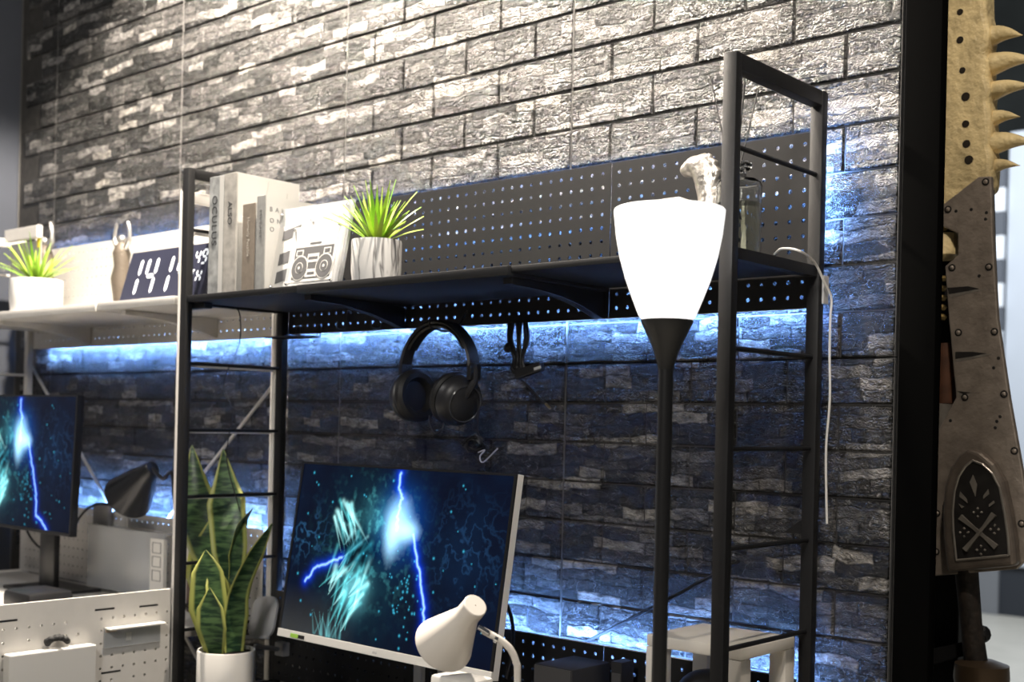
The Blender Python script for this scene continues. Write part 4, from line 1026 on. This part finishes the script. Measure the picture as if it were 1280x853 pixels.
for k in range(3):
    zc = zt-.026-.040*k; fr_ = MB()
    for (ax0, ax1, az0, az1) in ((-.022, .022, .014, .0155), (-.022, .022, -.0155, -.014), (-.022, -.0205, -.014, .014), (.0205, .022, -.014, .014)):
        fr_.box(q.x+ax0, q.x+ax1, 1.9706, 1.9718, zc+az0, zc+az1)
    fr_.build('box_outline', INKM, tcal)
# low black device in front of the left monitor base
q = PY(50, 742, 1.62)
dv = MB(); dv.box(q.x-.075, q.x+.075, 1.55, 1.68, H-.5395, q.z+.012, bev=.016)
dv.build('desk_hub', BLKP, smooth=True)
tag(bpy.data.objects['desk_hub'], 'low rounded black hub in front of the left monitor stand', 'device')
# things at the back right of the white desk, seen through the left ladder
q = PY(240, 745, 2.0)
tag(MB().box(PY(234, 748, 1.96).x, PY(247, 748, 1.96).x, 1.955, 1.985, H-.5395, PY(240, 725, 1.96).z, bev=.004).build('brown_box', mat('dark_brown_glass', (.06, .025, .015), .3), smooth=True), 'dark brown upright box on the white desk behind the snake plant', 'box')
cc = MB(); rnd = random.Random(3); pts = []
for i in range(16):
    a = i*1.7; pts.append(PY(238+math.cos(a)*(5+2*rnd.random()), 758+math.sin(a)*4, 1.86+rnd.uniform(-.006, .006)))
cc.tube(smooth_path(pts, 4), .0028, 5)
tag(cc.build('coiled_cable', RUBBER, smooth=True), 'small coil of black cable on the white desk behind the black ladder', 'cable')
q0 = PY(238, 700, 2.02); q1 = PY(262, 700, 2.02)
tag(MB().box(q0.x, q1.x, 1.995, 2.035, H-.5395, PY(245, 655, 2.02).z, bev=.003).build('white_carton', PAPER), 'plain white carton at the right end of the white desk', 'carton')

# clear tray clipped on the side panel
XS = -2.688
a = PX(130, 785, XS); b = PX(200, 780, XS); zt = a.z; zb = PX(130, 811, XS).z
ts = thing('clear_tray', 'clear plastic tray clipped on the perforated side panel', 'tray', (XS+.02, (a.y+b.y)/2, zb))
MB().box(XS, XS+.0025, a.y, b.y, zb, zt).build('back_pane', ACRY, ts)
MB().box(XS+.003, XS+.030, a.y, b.y, zt-.0035, zt).build('ledge', WHTP, ts)
m_ = PX(161, 796, XS+.004); MB().box(XS+.003, XS+.0045, m_.y-.007, m_.y+.007, m_.z-.010, m_.z+.010).build('tag', PAPER, ts)
MB().box(XS+.003, XS+.0042, a.y+.003, a.y+.032, zt-.012, zt-.0045).build('sticker', mat('beige_tape', (.55, .42, .30), .6), ts)
# white paper box and black object at the lower left
XP = -2.655
a = PX(12, 812, XP); b = PX(121, 806, XP)
tp = thing('white_paper_box', 'white paper-covered box in front of the perforated side panel', 'box', (XP, (a.y+b.y)/2, .80))
MB().box(XP-.030, XP, a.y, b.y, .81, b.z, bev=.003).build('carton', PAPER, tp)
MB().box(XP-.030, XP, a.y, b.y, .745, .809, bev=.003).build('lower_carton', PAPER, tp)
q = PX(72, 804, XP-.014)
bl = MB(); rnd = random.Random(8)
for i in range(14):
    aa_ = i/14*2*math.pi; bl.ball(q+Vector((rnd.uniform(-.010, .010), math.cos(aa_)*.028*rnd.uniform(.6, 1), abs(math.sin(aa_))*.012)), .008, 8, 6)
o = bl.build('black_bundle', BLKS, smooth=True); md = o.modifiers.new('merge', 'REMESH'); md.mode = 'VOXEL'; md.voxel_size = .003
tag(o, 'crumpled black cloth bundle on top of the white paper box', 'cloth')

# third white shelf at the far left with a poster below it
Yf = 1.93
q0 = PY(-60, 290, Yf); q1 = PY(46, 290, Yf)
tf = thing('white_side_shelf', 'white shelf end at the far left, above the left potted plant', 'shelf', (q1.x-.1, Yf, WZ))
MB().box(q1.x-.22, q1.x, Yf, Yf+.02, PY(30, 299, Yf).z, PY(30, 284, Yf).z, bev=.002).build('shelf_board', WHT, tf)
MB().box(q1.x-.215, q1.x-.012, Yf+.0202, Yf+.024, WZ+.001, PY(30, 301, Yf).z).build('back_panel', GREYB, tf)
MB().box(q1.x-.03, q1.x-.012, Yf+.0165, Yf+.0198, PY(20, 312, Yf).z, PY(20, 300, Yf).z).build('yellow_note', mat('yellow_paper', (.85, .70, .05), .6), tf)
q = PY(3, 336, Yf+.019)
text_mesh('lettering', 'NEW', .036, PAPER, frame_mat((q.x-.02, Yf+.019, q.z-.012), (1, 0, 0), (0, 0, 1)), tf)

# ================================================================== CHAIR at the lower left (near, out of focus)
cq = PD(18, 760, 1.45)
ch = thing('gaming_chair', 'black high-backed office chair at the lower left edge', 'chair', (cq.x-.22*RT.x, cq.y-.22*RT.y, 0))
Mc = frame_mat(Vector((cq.x, cq.y, 0)), -RT, (0, 0, 1))      # x runs to the left of the view, y up
zt = PD(5, 664, 1.45).z
MB().box(0, .50, .55, zt, -.05, .05, Mc, bev=.04).build('backrest', mat('black_chair_leather', (.028, .030, .034), .4), ch, smooth=True)
MB().box(.0, .50, .44, .53, -.05, .46, Mc, bev=.03).build('seat', BLKS, ch, smooth=True)
cen = Mc @ Vector((.25, 0, .2)); cen.z = 0
MB().tube([cen+Vector((0, 0, .07)), cen+Vector((0, 0, .44))], .03, 14).build('column', BLKP, ch, smooth=True)
for k in range(5):
    a = k*2*math.pi/5; e = cen+Vector((math.cos(a)*.30, math.sin(a)*.30, .06))
    lg = MB().tube([cen+Vector((0, 0, .08)), e], [.025, .015], 8).build('leg', BLKP, ch, smooth=True)
    MB().ball(e+Vector((0, 0, -.031)), .028, 10, 8).build('caster', BLKP, lg, smooth=True)

# ================================================================== BONE AND IRON WEAPON PROP
YS = 2.75
def sw(px, py, dy=0): return PY(px, py, YS+dy)
BONE = mat('old_bone', (.72, .57, .30), .5, var=.28, vscale=22, bump=.006, bscale=55)
IRON = mat('scuffed_iron', (.29, .245, .205), .42, .4, var=.22, vscale=26, bump=.0018, bscale=90)
IROND = mat('dark_iron', (.022, .020, .019), .5, .3, var=.3, vscale=40)
IRONL = mat('worn_iron_edge', (.34, .31, .27), .38, .6, var=.15, vscale=30, bump=.001, bscale=100)
WOOD = mat('red_brown_wood', (.085, .035, .018), .5, var=.4, vscale=30)
ws = thing('bone_weapon', 'giant toothed bone and iron blade displayed upright, right of the black post', 'sword', (sw(1225, 853).x, YS+.03, 0))
def slab(poly, d0, d1, name, m, par=ws, bev=0):
    o = MB().prism([sw(x, y, d0) for x, y in poly], (0, d1-d0, 0)).build(name, m, par)
    if bev:
        b = o.modifiers.new('edge', 'BEVEL'); b.width = bev; b.segments = 3; b.limit_method = 'ANGLE'; b.angle_limit = math.radians(50)
    return o
slab([(1140, 0-60), (1231, -60), (1232, 15), (1234, 24), (1237, 40), (1234, 58), (1230, 66), (1236, 75), (1234, 95), (1238, 110), (1235, 125), (1237, 140), (1238, 165), (1236, 180), (1240, 195), (1239, 215), (1238, 235), (1170, 285), (1140, 285)], -.005, .06, 'bone_body', BONE, bev=.012)
for (rx, ry, tx_, ty, rad) in ((1230, 48, 1278, 44, 14), (1229, 84, 1296, 74, 15), (1230, 118, 1292, 107, 13), (1232, 152, 1275, 146, 11), (1232, 182, 1294, 178, 15), (1232, 212, 1275, 207, 10)):
    a = sw(rx, ry, .028); b = sw(tx_, ty, .0); mid = sw(rx+(tx_-rx)*.5, ry+(ty-ry)*.5-4, .02); px_ = 2.85/F_PX
    q = smooth_path([a, mid, b], 6); nn = len(q)
    MB().tube(q, [max(rad*px_*(1-(i/(nn-1))**1.5)*.98, .0008) for i in range(nn)], 12).build('tooth', BONE, ws, smooth=True)
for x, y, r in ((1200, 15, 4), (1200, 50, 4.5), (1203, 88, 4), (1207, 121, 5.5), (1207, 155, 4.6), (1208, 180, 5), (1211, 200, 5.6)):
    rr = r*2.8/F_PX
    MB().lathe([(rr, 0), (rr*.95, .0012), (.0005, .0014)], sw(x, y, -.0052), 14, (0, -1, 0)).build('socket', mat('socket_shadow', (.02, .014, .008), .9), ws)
plate = [(1174, 259), (1223, 221), (1239, 220), (1241, 300), (1247, 400), (1262, 500), (1278, 590), (1286, 650), (1283, 700), (1270, 712), (1150, 722), (1150, 582), (1165, 553), (1195, 497), (1186, 400), (1181, 333), (1197, 319), (1197, 292), (1177, 283)]
slab(plate, -.022, -.006, 'iron_plate', IRON, bev=.003)
slab([(1200, 250), (1236, 235), (1238, 310), (1242, 400), (1255, 500), (1270, 600), (1276, 690), (1150, 712), (1150, 600), (1180, 540), (1202, 500), (1196, 400), (1200, 330)], -.0055, .030, 'iron_core', IROND)
for x, y in ((1232, 227.5), (1185, 262), (1190, 335), (1236, 334), (1198, 416), (1243, 415), (1206, 497), (1255, 493), (1168.5, 571), (1268, 564), (1171, 642), (1170, 690), (1277, 655)):
    p = sw(x, y, -.0222)
    MB().lathe([(.0085, 0), (.0085, .0006), (.0065, .0007)], p, 14, (0, -1, 0)).build('rivet_seat', IROND, ws)
    MB().ball(p+Vector((0, -.001, 0)), .0052, 10, 6, (1, .6, 1)).build('rivet', IRON, ws, smooth=True)
for poly in ([(1184, 360), (1210, 358), (1224, 361), (1210, 364), (1186, 368)], [(1194, 440), (1216, 440), (1233, 442), (1215, 446), (1194, 449)], [(1196, 489), (1214, 491), (1204, 493)]):
    slab(poly, -.0228, -.0218, 'gouge', IROND)
    slab([(x, y+3+(y > 362 and y < 400)*1.5) for x, y in (poly[0], poly[2], poly[2], poly[-1])][:1]+[(poly[2][0]+8, poly[2][1]+1), (poly[-1][0]+2, poly[-1][1]+4)], -.0226, -.0217, 'gouge_lip', IRONL)
slab([(1150, 270), (1199, 285), (1199, 420), (1205, 520), (1150, 575)], .055, .075, 'dark_backing', IROND)  # dark slab added to cover the bright gap beside the blade
# little pits scratched in the iron
rnd = random.Random(2)
for x, y in ((1214, 262), (1233, 266), (1232, 274), (1224, 345), (1248, 448), (1242, 460), (1246, 527), (1244, 535), (1188, 526), (1250, 521), (1195, 264)):
    MB().lathe([(.004, 0), (.003, .0008)], sw(x, y, -.0222), 7, (0, -1, 0)).build('pit', IROND, ws)
# shield emblem
cr = thing('x', 'x', 'x', (0, 0, 0)); bpy.data.objects.remove(cr)
out = [(1183, 716), (1178, 670), (1177, 640), (1180, 608), (1187, 585), (1198, 569), (1210, 560), (1226, 566), (1242, 580), (1254, 602), (1262, 640), (1268, 680), (1270, 708)]
em = slab(out, -.060, -.0225, 'shield', mat('bronzed_iron', (.17, .14, .115), .38, .5, var=.25, vscale=25, bump=.001, bscale=80), bev=.010)
cx_, cy_ = 1226, 645
inn = [(cx_+(x-cx_)*.76+2, cy_+(y-cy_)*.80-1) for x, y in out]
slab(inn, -.0606, -.0595, 'recess', IROND, em)
inn2 = [(cx_+(x-cx_)*.76+2, cy_+(y-cy_)*.80-1) for x, y in out]
for i in range(len(inn2)):
    a, b = inn2[i], inn2[(i+1) % len(inn2)]
    MB().tube([sw(*a, -.061), sw(*b, -.061)], .0028, 6).build('inner_rim', IRONL, em, smooth=True)
for a, b in (((1201, 646), (1246, 684)), ((1243, 643), (1207, 688))):
    pts = [Vector((a[0]+(b[0]-a[0])*t, a[1]+(b[1]-a[1])*t, 0)) for t in np.linspace(0, 1, 9)]
    MB().tube([sw(p.x, p.y, -.0605) for p in pts], [.0085, .0070, .0058, .0048, .0058, .0048, .0058, .0070, .0085], 4).build('saltire_arm', IRONL, em)
for cx, cy in ((1222, 641), (1205, 666), (1243, 662), (1226, 688)):
    for dx, dy in ((0, -5), (0, 5), (-5, 0), (5, 0)):
        MB().ball(sw(cx+dx, cy+dy, -.061), .0036, 4, 2).build('stud', IRONL, em)
for poly in ([(1216, 594), (1221, 606), (1219, 621), (1212, 603)], [(1200, 615), (1208, 624), (1209, 629), (1199, 621)], [(1235, 612), (1236, 618), (1229, 624), (1229, 620)], [(1198, 630), (1205, 634), (1202, 636)], [(1242, 626), (1243, 629), (1236, 634), (1236, 631)]):
    slab(poly, -.0630, -.0605, 'petal', IRONL, em)
# hollow with coil, wooden grip, handle below and stand
MB().lathe([(.020, -.03), (.034, -.02), (.036, .02), (.03, .03)], sw(1180, 309, .02), 16).build('bone_hinge', BONE, ws, smooth=True)
for k in range(5): MB().lathe([(.012, 0), (.016, .006), (.012, .012)], sw(1175, 352+k*12, .02), 10).build('bead', mat('gold_bead_%d' % k, (.40, .28, .10), .4, .5) if k == 0 else bpy.data.materials['gold_bead_0'], ws, smooth=True)
MB().tube([sw(1182, 430, .03), sw(1182, 505, .03)], .030, 12).build('wooden_grip', WOOD, ws, smooth=True)
MB().tube([sw(1182, 505, .03), sw(1176, 560, .03)], .030, 12).build('grip_ferrule', IRONL, ws, smooth=True)
MB().tube([sw(1208, 712, .0), sw(1214, 780, .0), sw(1222, 846, .0)], [.026, .024, .027], 10).build('handle', mat('leather_wrap', (.022, .016, .012), .6, var=.5, vscale=60, bump=.003, bscale=70), ws, smooth=True)
q = sw(1227, 842, .0)
MB().lathe([(.055, -.04-.9+.9), (.060, -.01), (.058, .02), (.028, .03)], q, 20).build('pommel', mat('brown_bronze', (.09, .06, .035), .4, .5), ws, smooth=True)
sd = thing('display_stand', 'black metal stand holding the bone and iron blade upright', 'stand', (sw(1190, 853).x, YS+.1, 0))
MB().prism([sw(1140, 818, .03), sw(1218, 800, .03), sw(1218, 817, .03), sw(1140, 838, .03)], (0, .05, 0)).build('cross_arm', BLK, sd)
q = sw(1185, 700, .09); MB().box(q.x-.030, q.x+.030, YS+.085, YS+.13, 0, q.z+.1, bev=.003).build('upright', BLK, sd)
MB().box(q.x-.20, q.x+.25, YS-.08, YS+.30, 0, .02, bev=.004).build('base_plate', BLK, sd)
MB().ball(sw(1228, 793, .03), .020, 8, 6).build('clamp_knob', BLK, sd)
q = sw(1227, 846, .0)
MB().tube([Vector((q.x, YS, .021)), Vector((q.x, YS, q.z-.04))], .03, 10).build('socket_tube', BLK, sd, smooth=True)
